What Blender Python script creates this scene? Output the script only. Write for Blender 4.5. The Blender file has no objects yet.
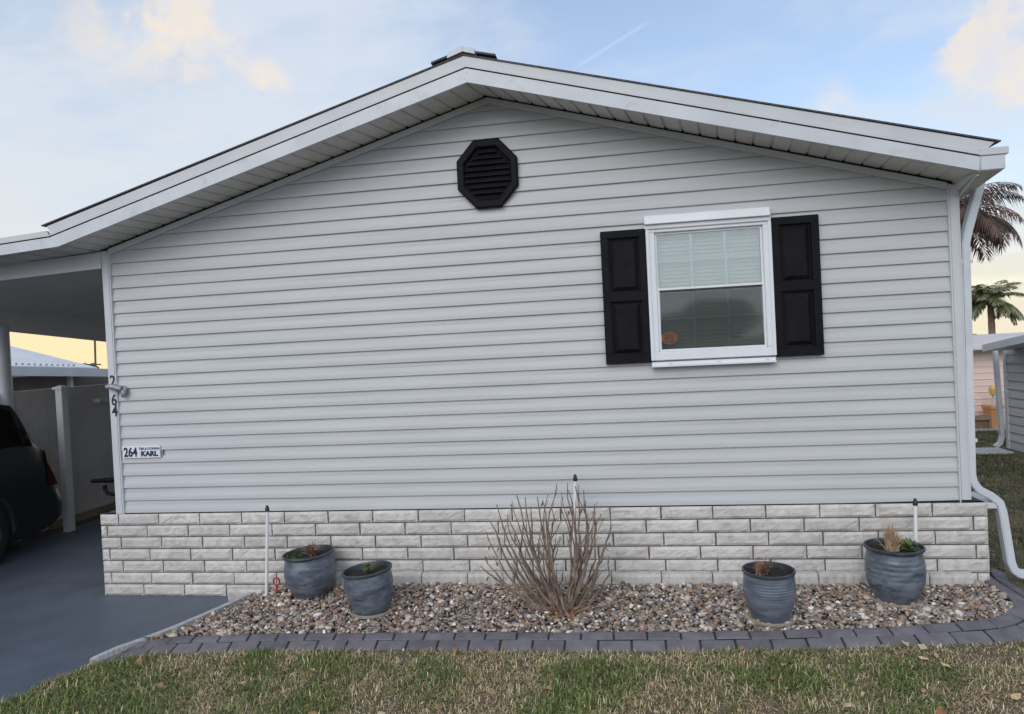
import bpy, bmesh, math, random
import numpy as np
from math import sin, cos, pi, radians
from mathutils import Vector, Matrix
random.seed(7); rng = np.random.default_rng(11)
scene = bpy.context.scene
COL = scene.collection

# ------------------------------------------------------------------ camera
F = 690.0
CAM = np.array([4.3641, -5.4649, 1.2917])
_y, _p, _r = 0.1537, -0.0142, -0.0500
_right = np.array([cos(_y), sin(_y), 0]); FW = np.array([-sin(_y)*cos(_p), cos(_y)*cos(_p), sin(_p)])
_up = np.cross(_right, FW)
RR = _right*cos(_r)+_up*sin(_r); UU = -_right*sin(_r)+_up*cos(_r)
def ray(px, py): return FW*F + RR*(px-512) - UU*(py-357)
def onY(px, py, Y): d = ray(px, py); return CAM + d*(Y-CAM[1])/d[1]
def onZ(px, py, Z): d = ray(px, py); return CAM + d*(Z-CAM[2])/d[2]
def onX(px, py, X): d = ray(px, py); return CAM + d*(X-CAM[0])/d[0]
def atS(px, py, s): return CAM + ray(px, py)*s
def sc(X, Z, Y):      # apparent position on the wall plane -> plane Y
    k = (Y-CAM[1])/(-CAM[1]); return CAM[0]+(X-CAM[0])*k, CAM[2]+(Z-CAM[2])*k
cd = bpy.data.cameras.new('camera'); cam = bpy.data.objects.new('camera', cd); COL.objects.link(cam)
cd.sensor_fit = 'HORIZONTAL'; cd.sensor_width = 36; cd.lens = F/1024*36; cd.clip_end = 3000; cd.clip_start = .05
M = Matrix.Identity(4)
for i in range(3):
    M[i][0] = RR[i]; M[i][1] = UU[i]; M[i][2] = -FW[i]; M[i][3] = CAM[i]
cam.matrix_world = M; scene.camera = cam

# ------------------------------------------------------------------ materials
def srgb(r, g, b):
    return tuple(((c/255)/12.92 if c/255 <= .04045 else ((c/255+.055)/1.055)**2.4) for c in (r, g, b))
class NT:
    def __init__(s, nt): s.nt = nt
    def n(s, t, **kw):
        nd = s.nt.nodes.new(t)
        for k, v in kw.items():
            if k == 'i':
                for kk, vv in v.items(): nd.inputs[kk].default_value = vv
            else: setattr(nd, k, v)
        return nd
    def l(s, a, b): s.nt.links.new(a, b)
    def math(s, op, a, b=None, c=None):
        nd = s.n('ShaderNodeMath', operation=op)
        for k, v in enumerate((a, b, c)):
            if v is None: continue
            if isinstance(v, (int, float)): nd.inputs[k].default_value = v
            else: s.l(v, nd.inputs[k])
        return nd.outputs[0]
    def mix(s, f, a, b, mode='MIX'):
        nd = s.n('ShaderNodeMix', data_type='RGBA', blend_type=mode)
        for idx, v in ((0, f), (6, a), (7, b)):
            if isinstance(v, (int, float)): nd.inputs[idx].default_value = v
            elif isinstance(v, tuple): nd.inputs[idx].default_value = (*v[:3], 1)
            else: s.l(v, nd.inputs[idx])
        return nd.outputs[2]
    def noise(s, vec, scale, detail=4, rough=.55):
        nd = s.n('ShaderNodeTexNoise', i={'Scale': scale, 'Detail': detail, 'Roughness': rough})
        if vec is not None: s.l(vec, nd.inputs['Vector'])
        return nd.outputs['Fac']
    def ramp(s, v, lo, hi, a=0., b=1.):
        nd = s.n('ShaderNodeMapRange', clamp=True, interpolation_type='SMOOTHSTEP')
        s.l(v, nd.inputs[0])
        for k, x in zip((1, 2, 3, 4), (lo, hi, a, b)): nd.inputs[k].default_value = x
        return nd.outputs[0]
def mat(name, c1, c2=None, scale=6, rough=.6, bump=0, bscale=60, metal=0, spec=.5, stain=None, stretch=(1, 1, 1), detail=5, attr=None, coat=0, isl=None):
    m = bpy.data.materials.new(name); m.use_nodes = True; t = NT(m.node_tree)
    b = m.node_tree.nodes['Principled BSDF']
    b.inputs['Roughness'].default_value = rough; b.inputs['Metallic'].default_value = metal
    b.inputs['Specular IOR Level'].default_value = spec
    if coat: b.inputs['Coat Weight'].default_value = coat; b.inputs['Coat Roughness'].default_value = .08
    g = t.n('ShaderNodeNewGeometry')
    mp = t.n('ShaderNodeMapping'); mp.inputs['Scale'].default_value = stretch; t.l(g.outputs['Position'], mp.inputs['Vector'])
    v = mp.outputs['Vector']
    if attr:
        a = t.n('ShaderNodeAttribute', attribute_name=attr); base = a.outputs['Color']
        f = t.ramp(t.noise(v, scale, detail), .3, .7, .8, 1.2)
        mm = t.n('ShaderNodeVectorMath', operation='SCALE'); t.l(base, mm.inputs[0]); t.l(f, mm.inputs['Scale']); base = mm.outputs[0]
    else:
        f = t.ramp(t.noise(v, scale, detail), .3, .7)
        base = t.mix(f, c1, c2 or c1)
    if stain:
        sc_, lo, hi, colr, amt = stain
        sf = t.ramp(t.noise(v, sc_, 6, .65), lo, hi, 0, amt)
        base = t.mix(sf, base, colr)
    if isl:
        q_ = t.n('ShaderNodeMapRange', i={3: 1-isl, 4: 1+isl*.7}); t.l(g.outputs['Random Per Island'], q_.inputs[0]); q2 = t.n('ShaderNodeVectorMath', operation='SCALE'); t.l(base, q2.inputs[0]); t.l(q_.outputs[0], q2.inputs['Scale']); base = q2.outputs[0]
    t.l(base, b.inputs['Base Color'])
    if bump:
        bn = t.n('ShaderNodeBump', i={'Strength': 1.0, 'Distance': bump}); t.l(t.noise(v, bscale, 4), bn.inputs['Height']); t.l(bn.outputs[0], b.inputs['Normal'])
    return m
def glass_mat(name, tint, refl, rough=.06):
    m = bpy.data.materials.new(name); m.use_nodes = True; t = NT(m.node_tree)
    m.node_tree.nodes.remove(m.node_tree.nodes['Principled BSDF'])
    out = m.node_tree.nodes['Material Output']
    tr = t.n('ShaderNodeBsdfTransparent', i={'Color': (*tint, 1)}); gl = t.n('ShaderNodeBsdfGlossy', i={'Roughness': rough})
    lw = t.n('ShaderNodeFresnel', i={'IOR': 1.55}); f = t.math('MULTIPLY_ADD', lw.outputs[0], 1.0, refl)
    # slightly wavy panes
    g = t.n('ShaderNodeNewGeometry'); bn = t.n('ShaderNodeBump', i={'Distance': .004, 'Strength': .5}); t.l(t.noise(g.outputs['Position'], 2.2, 1), bn.inputs['Height']); t.l(bn.outputs[0], gl.inputs['Normal'])
    mx = t.n('ShaderNodeMixShader'); t.l(f, mx.inputs[0]); t.l(tr.outputs[0], mx.inputs[1]); t.l(gl.outputs[0], mx.inputs[2]); t.l(mx.outputs[0], out.inputs[0])
    return m
MT = {}
MT['siding'] = mat('vinyl siding', (.462, .475, .490), (.502, .514, .527), 1.3, .48, .0005, 120, stretch=(.5, 1, 6), stain=(1.6, .5, .8, (.415, .43, .44), .5))
MT['trim'] = mat('white vinyl trim', (.52, .54, .565), (.58, .60, .62), 2.5, .45, .0004, 40, stain=(5, .5, .8, (.40, .40, .385), .45))
MT['white'] = mat('white aluminium', (.53, .56, .60), (.60, .63, .665), 3, .4, stain=(9, .5, .75, (.43, .43, .42), .5))
MT['winwhite'] = mat('white window vinyl', (.68, .71, .74), (.74, .77, .80), 3, .4, stain=(12, .56, .75, (.55, .55, .54), .35))
MT['soffit'] = mat('soffit vinyl', (.56, .545, .52), (.66, .645, .62), 3, .55, stain=(7, .5, .75, (.40, .385, .35), .4))
MT['ceil'] = mat('carport ceiling', (.74, .72, .70), (.80, .78, .76), 2, .6)
MT['shingle'] = mat('asphalt shingle', (.06, .06, .066), (.11, .11, .115), 30, .9, .004, 160)
MT['dark'] = mat('dark gap', (.008, .008, .009), None, 5, .9)
MT['black'] = mat('black vinyl', (.0045, .0042, .0065), (.008, .0075, .0105), 7, .6, .0004, 160, spec=.16, stain=(14, .56, .8, (.018, .018, .021), .5))
MT['brick'] = mat('painted split face block', (.52, .498, .47), (.62, .60, .57), 9, .88, .0035, 85, stain=(19, .47, .70, (.36, .325, .295), .55), isl=.10)
MT['mortar'] = mat('recessed mortar', (.085, .078, .074), (.15, .14, .132), 14, .95, .003, 90)
MT['edging'] = mat('pale concrete edging', (.47, .45, .43), (.57, .55, .52), 12, .9, .004, 60, stain=(10, .48, .70, (.33, .29, .26), .6))
MT['kerb'] = mat('stamped grey concrete', (.110, .105, .120), (.165, .157, .172), 9, .75, .003, 90, stain=(5, .5, .75, (.19, .18, .18), .5), isl=.16)
MT['kerbj'] = mat('kerb joint', (.022, .022, .026), None, 9, .9)
MT['drive'] = mat('painted concrete drive', (.088, .108, .142), (.118, .141, .178), .9, .5, .0016, 150, stain=(2.6, .44, .72, (.066, .080, .108), .6))
MT['strip'] = mat('pale concrete strip', (.36, .36, .37), (.48, .48, .49), 14, .85, .002, 90)
MT['soil'] = mat('dark potting soil', (.012, .009, .007), (.03, .022, .016), 40, .95, .006, 120)
MT['bedbase'] = mat('grit under pebbles', (.05, .045, .04), (.13, .115, .10), 45, .95, .006, 90)
MT['pebble'] = mat('river pebbles', None, None, 70, .6, .0008, 220, attr='col', spec=.4)
MT['grass'] = mat('grass blades', None, None, 30, .55, attr='col', spec=.25)
MT['leaf'] = mat('dry leaves', None, None, 60, .7, attr='col', spec=.2)
MT['glaze'] = mat('blue grey glazed clay', (.058, .074, .098), (.165, .192, .232), 7, .38, .0012, 60, stretch=(1, 1, 2.6), stain=(11, .52, .72, (.024, .026, .031), .8), coat=.15)
MT['glaze2'] = mat('lighter blue glazed clay', (.080, .100, .135), (.150, .175, .215), 7, .36, .001, 60, stretch=(1, 1, 3), stain=(11, .55, .75, (.035, .042, .06), .7), coat=.2)
MT['rimglaze'] = mat('dark glazed rim', (.028, .034, .045), (.06, .07, .088), 12, .4, .001, 80)
MT['saucer'] = mat('tan clay saucer', (.27, .235, .19), (.36, .32, .265), 20, .85, .002, 80)
MT['bark'] = mat('bare twig bark', (.145, .108, .086), (.27, .205, .162), 26, .85, .001, 200)
MT['deadleaf'] = mat('curled dead leaf', (.17, .085, .045), (.30, .17, .09), 40, .75)
MT['drygrass'] = mat('dry tan stalks', (.30, .21, .12), (.46, .35, .21), 40, .75)
MT['brownplant'] = mat('withered brown plant', (.12, .065, .045), (.24, .14, .10), 40, .8)
MT['green'] = mat('green plant leaves', (.06, .10, .03), (.13, .19, .05), 40, .5)
MT['moss'] = mat('low green moss', (.035, .055, .02), (.07, .10, .035), 60, .8)
MT['pvc'] = mat('white pvc', (.72, .73, .75), (.80, .81, .83), 5, .4)
MT['blackplastic'] = mat('black plastic', (.01, .01, .011), (.016, .016, .017), 10, .4)
MT['red'] = mat('red plastic', (.38, .03, .035), (.46, .05, .05), 20, .45)
MT['blind'] = mat('pale blind', (.76, .83, .78), (.81, .87, .83), 3, .7)
MT['interior'] = mat('room behind', (.05, .05, .05), None, 3, .9)
MT['orange'] = mat('orange decal', (.42, .13, .03), (.50, .17, .04), 30, .5)
MT['orangedark'] = mat('dark orange decal', (.26, .07, .02), None, 30, .5)
MT['glass'] = glass_mat('window glass', (.90, .96, .93), .20)
MT['carglass'] = mat('dark tinted glass', (.002, .002, .0025), None, 5, .06, spec=.5)
MT['screen'] = None
MT['car'] = mat('dark grey car paint', (.011, .012, .0135), (.015, .016, .018), 3, .33, spec=.5, coat=.15)
MT['carplastic'] = mat('black car plastic', (.01, .01, .01), None, 4, .6)
MT['tyre'] = mat('tyre rubber', (.009, .009, .009), (.014, .014, .014), 20, .85)
MT['rim'] = mat('alloy rim', (.20, .20, .21), (.26, .26, .27), 10, .3, metal=1)
MT['taillight'] = mat('dark red lens', (.030, .005, .006), (.045, .008, .008), 20, .35, spec=.3)
MT['fence'] = mat('tan vinyl fence', (.56, .53, .51), (.64, .61, .585), 2, .5, stain=(3, .5, .8, (.25, .235, .22), .4))
MT['fencepost'] = mat('white vinyl post', (.62, .62, .62), (.70, .70, .70), 3, .45)
MT['wood'] = mat('weathered board', (.25, .20, .13), (.36, .29, .19), 12, .85, stretch=(1, .15, 1))
MT['nroof'] = mat('pale metal roof', (.55, .57, .60), (.66, .68, .71), 2, .4)
MT['nwall'] = mat('grey neighbour wall', (.13, .115, .105), (.17, .15, .14), 2, .7)
MT['pink'] = mat('pale pink siding', (.80, .64, .57), (.86, .70, .63), 1.5, .6, stretch=(1, 1, 8))
MT['pinkroof'] = mat('pale roof coating', (.60, .55, .53), (.68, .63, .61), 2, .6)
MT['shed'] = mat('pale grey siding', (.42, .415, .41), (.50, .495, .49), 1.5, .55, stretch=(1, .5, 9))
MT['terra'] = mat('terracotta', (.66, .32, .15), (.74, .38, .19), 9, .8)
MT['darkwood'] = mat('brown timber', (.20, .115, .065), (.28, .17, .10), 9, .8)
MT['palmtrunk'] = mat('palm trunk', (.20, .13, .09), (.33, .22, .16), 9, .9, .01, 20)
MT['palmleaf'] = mat('palm leaflets', (.09, .105, .045), (.20, .20, .085), 1.5, .55)
MT['palmdry'] = mat('dry palm leaflets', (.075, .044, .038), (.15, .095, .075), 4, .75)
MT['pole'] = mat('timber pole', (.10, .075, .055), (.14, .11, .08), 4, .9)
MT['foliage'] = mat('tree foliage', (.035, .05, .02), (.08, .10, .04), 1.5, .7)
MT['bracket'] = mat('grey cast metal', (.20, .21, .235), (.32, .335, .36), 40, .5, metal=.3)
MT['signwhite'] = mat('white sign plate', (.66, .70, .76), (.72, .75, .80), 9, .4)
MT['ink'] = mat('dark navy lettering', (.012, .016, .035), None, 9, .5)
MT['ink2'] = mat('faded blue lettering', (.10, .15, .22), None, 9, .5)
MT['metalblk'] = mat('black painted metal', (.006, .006, .007), None, 9, .6, spec=.2)
MT['amber'] = mat('amber lantern glass', (.72, .42, .14), (.80, .52, .20), 9, .3)
# insect screen: dark mesh in front of the lower sash
_m = bpy.data.materials.new('insect screen'); _m.use_nodes = True; _t = NT(_m.node_tree)
_b = _m.node_tree.nodes['Principled BSDF']; _b.inputs['Base Color'].default_value = (.05, .055, .055, 1); _b.inputs['Roughness'].default_value = .7
_tr = _t.n('ShaderNodeBsdfTransparent'); _mx = _t.n('ShaderNodeMixShader', i={0: .50}); _t.l(_tr.outputs[0], _mx.inputs[1]); _t.l(_b.outputs[0], _mx.inputs[2])
_t.l(_mx.outputs[0], _m.node_tree.nodes['Material Output'].inputs[0]); MT['screen'] = _m

# ------------------------------------------------------------------ builders
def tag(o, label=None, cat=None, group=None, kind=None):
    for k, v in (('label', label), ('category', cat), ('group', group), ('kind', kind)):
        if v: o[k] = v
    return o
def thing(name, loc, label, cat, group=None):
    o = bpy.data.objects.new(name, None); COL.objects.link(o); o.location = loc; o.empty_display_size = .1
    return tag(o, label, cat, group)
def wloc(o):
    v = Vector((0, 0, 0))
    while o is not None: v = v + o.location; o = o.parent
    return v
class MB:
    def __init__(s): s.v = []; s.f = []; s.smooth = False; s.cols = None
    def quad(s, *p):
        n = len(s.v); s.v += [tuple(map(float, q)) for q in p]; s.f.append(tuple(range(n, n+len(p)))); return s
    def box(s, x0, x1, y0, y1, z0, z1):
        n = len(s.v)
        s.v += [(x, y, z) for z in (z0, z1) for y in (y0, y1) for x in (x0, x1)]
        s.f += [tuple(n+i for i in q) for q in ((0, 2, 3, 1), (4, 5, 7, 6), (0, 1, 5, 4), (2, 6, 7, 3), (0, 4, 6, 2), (1, 3, 7, 5))]; return s
    def hexa(s, b, t):   # bottom 4, top 4 (same winding, ccw from above)
        n = len(s.v); s.v += [tuple(map(float, q)) for q in list(b)+list(t)]
        s.f += [tuple(n+i for i in q) for q in ((3, 2, 1, 0), (4, 5, 6, 7), (0, 1, 5, 4), (1, 2, 6, 5), (2, 3, 7, 6), (3, 0, 4, 7))]; return s
    def prism(s, poly, axis, a, b):   # polygon of (u,v) extruded along axis; axis y -> (u,v)=(x,z); x -> (y,z); z -> (x,y)
        def P(u, v, w): return {'y': (u, w, v), 'x': (w, u, v), 'z': (u, v, w)}[axis]
        n = len(s.v); k = len(poly)
        s.v += [P(u, v, a) for u, v in poly]+[P(u, v, b) for u, v in poly]
        s.f.append(tuple(range(n+k-1, n-1, -1))); s.f.append(tuple(range(n+k, n+2*k)))
        for i in range(k): s.f.append((n+i, n+(i+1) % k, n+k+(i+1) % k, n+k+i))
        return s
    def tube(s, pts, rad, seg=8, cap=True, sq=None):
        pts = [Vector(p) for p in pts]; n0 = len(s.v); up = None
        if not isinstance(rad, (list, tuple)): rad = [rad]*len(pts)
        for i, p in enumerate(pts):
            d = (pts[min(i+1, len(pts)-1)]-pts[max(i-1, 0)]).normalized()
            if up is None:
                a = Vector((0, 0, 1)) if abs(d.z) < .9 else Vector((1, 0, 0)); up = (a-d*a.dot(d)).normalized()
            else:
                up = (up-d*up.dot(d)); up = up.normalized() if up.length > 1e-6 else d.orthogonal().normalized()
            si = d.cross(up)
            for k in range(seg):
                if sq:
                    cs = ((-1, -1), (1, -1), (1, 1), (-1, 1))[k % 4]; q = p+si*cs[0]*sq[0]+up*cs[1]*sq[1]
                else:
                    th = 2*pi*k/seg; q = p+(si*cos(th)+up*sin(th))*rad[i]
                s.v.append(tuple(q))
        for i in range(len(pts)-1):
            for k in range(seg):
                a = n0+i*seg+k; b = n0+i*seg+(k+1) % seg; s.f.append((a, b, b+seg, a+seg))
        if cap:
            s.f.append(tuple(n0+k for k in range(seg))[::-1]); e = n0+(len(pts)-1)*seg; s.f.append(tuple(e+k for k in range(seg)))
        return s
    def lathe(s, prof, seg=40, M=None, jit=0):
        n0 = len(s.v)
        for r, z in prof:
            for k in range(seg):
                th = 2*pi*k/seg; rr = r*(1+jit*sin(3*th+z*9)); p = Vector((rr*cos(th), rr*sin(th), z))
                s.v.append(tuple(M @ p if M else p))
        for i in range(len(prof)-1):
            for k in range(seg):
                a = n0+i*seg+k; b = n0+i*seg+(k+1) % seg; s.f.append((a, b, b+seg, a+seg))
        return s
    def build(s, name, m, parent=None, smooth=False, bevel=0, fix=True):
        me = bpy.data.meshes.new(name); off = wloc(parent) if parent else Vector((0, 0, 0))
        me.from_pydata([(a-off.x, b-off.y, c-off.z) for a, b, c in s.v], [], s.f)
        if fix:
            bm = bmesh.new(); bm.from_mesh(me); bmesh.ops.recalc_face_normals(bm, faces=bm.faces)
            if bevel: bmesh.ops.bevel(bm, geom=[e for e in bm.edges], offset=bevel, segments=2, affect='EDGES', clamp_overlap=True)
            bm.to_mesh(me); bm.free()
        if smooth:
            me.polygons.foreach_set('use_smooth', [True]*len(me.polygons))
            if smooth == 'auto':
                try: me.set_sharp_from_angle(angle=radians(40))
                except Exception: pass
        me.materials.append(MT[m] if isinstance(m, str) else m)
        o = bpy.data.objects.new(name, me); COL.objects.link(o)
        if parent: o.parent = parent
        return o
def np_mesh(name, V, tris, m, col=None, parent=None, smooth=False):
    me = bpy.data.meshes.new(name); V = np.asarray(V, np.float32); tris = np.asarray(tris, np.int32); k = tris.shape[1]
    me.vertices.add(len(V)); me.vertices.foreach_set('co', V.ravel())
    me.loops.add(tris.size); me.loops.foreach_set('vertex_index', tris.ravel())
    me.polygons.add(len(tris)); me.polygons.foreach_set('loop_start', np.arange(0, tris.size, k, dtype=np.int32))
    if smooth: me.polygons.foreach_set('use_smooth', np.ones(len(tris), bool))
    me.update(calc_edges=True)
    if col is not None:
        a = me.color_attributes.new('col', 'FLOAT_COLOR', 'POINT'); c = np.ones((len(V), 4), np.float32); c[:, :3] = col; a.data.foreach_set('color', c.ravel())
    me.materials.append(MT[m]); o = bpy.data.objects.new(name, me); COL.objects.link(o)
    if parent: o.parent = parent
    return o
def text_obj(name, txt, size, loc, m, parent=None, sx=1, bold=0, ext=.0012, rot=0):
    cu = bpy.data.curves.new(name, 'FONT'); cu.body = txt; cu.size = size; cu.extrude = ext; cu.offset = bold; cu.align_x = 'CENTER'; cu.align_y = 'CENTER'; cu.resolution_u = 4
    to = bpy.data.objects.new(name, cu); COL.objects.link(to)
    dg = bpy.context.evaluated_depsgraph_get(); me = bpy.data.meshes.new_from_object(to.evaluated_get(dg)); bpy.data.objects.remove(to)
    me.transform(Matrix.Translation(Vector(loc)-(wloc(parent) if parent else Vector())) @ Matrix.Rotation(pi/2, 4, 'X') @ Matrix.Rotation(rot, 4, 'Z') @ Matrix.Diagonal((sx, 1, 1, 1)))
    me.materials.clear(); me.materials.append(MT[m]); me.name = name
    o = bpy.data.objects.new(name, me); COL.objects.link(o)
    if parent: o.parent = parent
    return o
def lerp(a, b, t): return a+(b-a)*t
def sm(a, b, x): t = np.clip((x-a)/(b-a), 0, 1); return t*t*(3-2*t)

# ------------------------------------------------------------------ terrain
ZD = -.72
def zl(X): return -.715+.09*np.clip((np.asarray(X, float)-.7)/5.5, 0, 1)
def zin(X): return zl(X)+.045
def zgrav(X, Y):
    zw = -.580-.085*(1-sm(1.0, 2.4, X)); z0 = zin(X); return z0+(zw-z0)*np.clip((np.asarray(Y, float)+.95)/.85, 0, 1)
MB().quad((-400, -400, -.80), (400, -400, -.80), (400, 14, -.80), (-400, 14, -.80)).quad((-400, 14, -.80), (400, 14, -.80), (400, 600, -26), (-400, 600, -26)).build('ground', mat('far ground', (.045, .055, .022), (.08, .075, .04), .5, .95)).__setitem__('kind', 'structure')
# driveway
edge = [(-.9, -14.), (.05, -4.2), (.34, -2.8), (.57, -1.86), (.73, -1.31), (.98, -.90), (1.22, -.12), (1.25, .16)]
d = MB(); poly = edge+[(0, .16), (0, 9), (-2.55, 9), (-2.62, -1.0), (-6.2, -3.2), (-8, -14)]
d.prism(poly, 'z', ZD-.10, ZD); d.build('driveway', 'drive').__setitem__('kind', 'structure')
d = MB().box(-8, -2.5, -3.1, 14, -.79, ZD-.02); d.build('soil_strip', 'bedbase')['kind'] = 'structure'
def xdrive(Y):
    ys = [e[1] for e in edge]; xs = [e[0] for e in edge]; return np.interp(Y, ys, xs)
# lawn sheet
ys = np.unique(np.concatenate([np.linspace(-60, -4, 15), np.linspace(-4, 1, 41), np.linspace(1, 14, 14)])); xs0 = np.concatenate([np.linspace(0, 9, 61), np.linspace(9.5, 60, 30)])
V = []; fq = []
for j, y in enumerate(ys):
    xl = float(xdrive(min(y, .16))) if y > -14 else -.9
    if y > .2: xl = 1.3
    for x in xs0: X = xl+x; V.append((X, y, float(zl(X))+.006*sin(X*3.1+y)*cos(y*2.3+X)))
n = len(xs0)
for j in range(len(ys)-1):
    for i in range(n-1): fq.append((j*n+i, j*n+i+1, (j+1)*n+i+1, (j+1)*n+i))
lm = mat('lawn thatch', (.155, .115, .075), (.10, .095, .05), 3.5, .95, .01, 90, stain=(1.1, .45, .65, (.075, .085, .045), .7))
np_mesh('lawn', V, fq, lm.name if False else 'bedbase').data.materials[0] = lm
bpy.data.objects['lawn']['kind'] = 'structure'

# ------------------------------------------------------------------ kerb around the bed
inner = [(.70, -1.21), (1.05, -1.02), (1.5, -.972), (2.06, -.945), (3.14, -.934), (4.15, -.938), (5.0, -.93), (5.5, -.905), (5.96, -.87), (6.27, -.81), (6.57, -.74), (6.77, -.60), (6.87, -.45), (6.90, -.24), (6.90, .02), (6.93, .2), (7.0, .36)]
def smooth_path(p, n):
    out = []
    for i in range(len(p)-1):
        p0, p1, p2, p3 = [np.array(p[min(max(k, 0), len(p)-1)]) for k in (i-1, i, i+1, i+2)]
        for t in np.linspace(0, 1, n, endpoint=False):
            out.append(.5*((2*p1)+(-p0+p2)*t+(2*p0-5*p1+4*p2-p3)*t*t+(-p0+3*p1-3*p2+p3)*t**3))
    out.append(np.array(p[-1])); return np.array(out)
PI_ = smooth_path(inner, 24)
tg = np.gradient(PI_, axis=0); tg /= np.linalg.norm(tg, axis=1)[:, None]; NRM = np.stack([tg[:, 1], -tg[:, 0]], 1)
for _ in range(30): NRM[1:-1] = (NRM[:-2]+NRM[1:-1]*2+NRM[2:])/4
NRM /= np.linalg.norm(NRM, axis=1)[:, None]
SL = np.concatenate([[0], np.cumsum(np.linalg.norm(np.diff(PI_, axis=0), axis=1))])
WK = np.interp(SL, [0, .5, 5.2, 6.2, 7.4], [.14, .180, .180, .235, .24])
def kpt(s, u):     # point at arc length s, u in 0..1 across; the free end is cut on a slant along the drive
    s = s+(1-u)*.20*max(0, 1-s/.7)
    x = np.interp(s, SL, PI_[:, 0]); y = np.interp(s, SL, PI_[:, 1]); nx = np.interp(s, SL, NRM[:, 0]); ny = np.interp(s, SL, NRM[:, 1]); w = np.interp(s, SL, WK)
    return x+nx*w*u, y+ny*w*u
def kz(X, u):
    return float(zl(X))+np.interp(u, [0, .06, .5, .8, .94, 1.0], [.050, .062, .040, .022, .008, -.03])
kerb = thing('paver_kerb', (3.9, -1.0, -.68), 'grey brick pattern concrete kerb bordering the pebble bed', 'kerb')
rowa = MB(); base = MB(); L = SL[-1]
def slab(mb, s0, s1, u0, u1, lift=0.):
    us = [u0+.012, u0+.03]+[lerp(u0, u1, t) for t in (.3, .55, .8)]+[u1-.03, u1-.012]; ns = 6
    ss = [s0, s0+.006]+list(np.linspace(s0+.006, s1-.006, ns)[1:-1])+[s1-.006, s1]
    n0 = len(mb.v); jz = random.uniform(-.003, .003)
    for a, s in enumerate(ss):
        for b, u in enumerate(us):
            x, y = kpt(s, u); z = kz(x, u)+jz+lift
            if a in (0, len(ss)-1) or b in (0, len(us)-1): z -= .009
            mb.v.append((x, y, z))
    k = len(us)
    for a in range(len(ss)-1):
        for b in range(k-1): mb.f.append((n0+a*k+b, n0+a*k+b+1, n0+(a+1)*k+b+1, n0+(a+1)*k+b))
s = .0
while s < L-.08:
    slab(rowa, s, min(s+.203, L), 0., .455); s += .212
s = -.10
while s < L-.08:
    slab(rowa, max(s, 0), min(s+.203, L), .495, 1.0); s += .212
rowa.build('paver', 'kerb', kerb, smooth='auto', fix=False)
n0 = 0
for a, s in enumerate(np.linspace(0, L, 220)):
    for b, u in enumerate((0, .08, .3, .5, .8, .93, 1.0)):
        x, y = kpt(s, u); base.v.append((x, y, kz(x, u)-.013))
for a in range(219):
    for b in range(6): base.f.append((a*7+b, a*7+b+1, a*7+8+b, a*7+7+b))
base.build('joint_bed', 'kerbj', kerb, fix=False)
# pale strip between drive and pebbles
st = MB(); sp = smooth_path([(.715, -1.31), (.84, -1.16), (1.0, -.84), (1.14, -.42), (1.25, -.02)], 8)
for i in range(len(sp)-1):
    a, b = sp[i], sp[i+1]; nn = np.array([b[1]-a[1], -(b[0]-a[0])]); nn = nn/np.linalg.norm(nn)*.046
    q = [a, a+nn, b+nn, b]
    za_, zb_ = ZD+.040+.034*min(1, i/7), ZD+.040+.034*min(1, (i+1)/7)
    st.hexa([(p[0], p[1], ZD-.02) for p in q], [(q[0][0], q[0][1], za_), (q[1][0], q[1][1], za_), (q[2][0], q[2][1], zb_), (q[3][0], q[3][1], zb_)])
tag(st.build('edging_strip', 'strip', bevel=0), 'thin pale concrete strip between driveway and pebbles', 'edging')

# ------------------------------------------------------------------ pebble bed
bx = []
poly_bed = [tuple(p) for p in PI_]+[(6.9, .03), (1.27, .03), (1.14, -.42), (1.0, -.84), (.85, -1.10)]
pin = np.array(poly_bed); pin[-1] += (.05, 0); pin[-2] += (.06, 0); pin[-3] += (.06, 0); pin[-4] += (.06, 0)
def inside(X, Y, P):
    c = np.zeros(len(X), bool); j = len(P)-1
    for i in range(len(P)):
        xi, yi = P[i]; xj, yj = P[j]
        if yi != yj:
            c ^= ((yi > Y) != (yj > Y)) & (X < (xj-xi)*(Y-yi)/(yj-yi)+xi)
        j = i
    return c
gx = np.linspace(.8, 7.0, 90); gy = np.linspace(-1.1, .05, 22)
V = [(x, y, float(zgrav(x, y))-.022) for y in gy for x in gx]; fq = []
for j in range(len(gy)-1):
    for i in range(len(gx)-1):
        cx, cy = (gx[i]+gx[i+1])/2, (gy[j]+gy[j+1])/2
        if inside(np.array([cx]), np.array([cy]), pin)[0]: fq.append((j*90+i, j*90+i+1, j*90+91+i, j*90+90+i))
np_mesh('bed_soil', V, fq, 'bedbase')['kind'] = 'structure'
def ico(sub):
    bm = bmesh.new(); bmesh.ops.create_icosphere(bm, subdivisions=sub, radius=1); v = np.array([q.co[:] for q in bm.verts]); f = np.array([[q.index for q in p.verts] for p in bm.faces]); bm.free(); return v, f
iv, jf = ico(2)
shapes = []
for k in range(14):
    a = rng.normal(size=(3, 3)); w = 1+.16*np.sin(iv@a[0]*1.6+k)+.13*np.sin(iv@a[1]*2.4)+.08*np.sin(iv@a[2]*3.7); shapes.append(iv*w[:, None])
def rotm(n):
    q = rng.normal(size=(n, 4)); q /= np.linalg.norm(q, axis=1)[:, None]; w, x, y, z = q.T
    return np.stack([np.stack([1-2*(y*y+z*z), 2*(x*y-z*w), 2*(x*z+y*w)], 1), np.stack([2*(x*y+z*w), 1-2*(x*x+z*z), 2*(y*z-x*w)], 1), np.stack([2*(x*z-y*w), 2*(y*z+x*w), 1-2*(x*x+y*y)], 1)], 1)
NP_ = 22000
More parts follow.
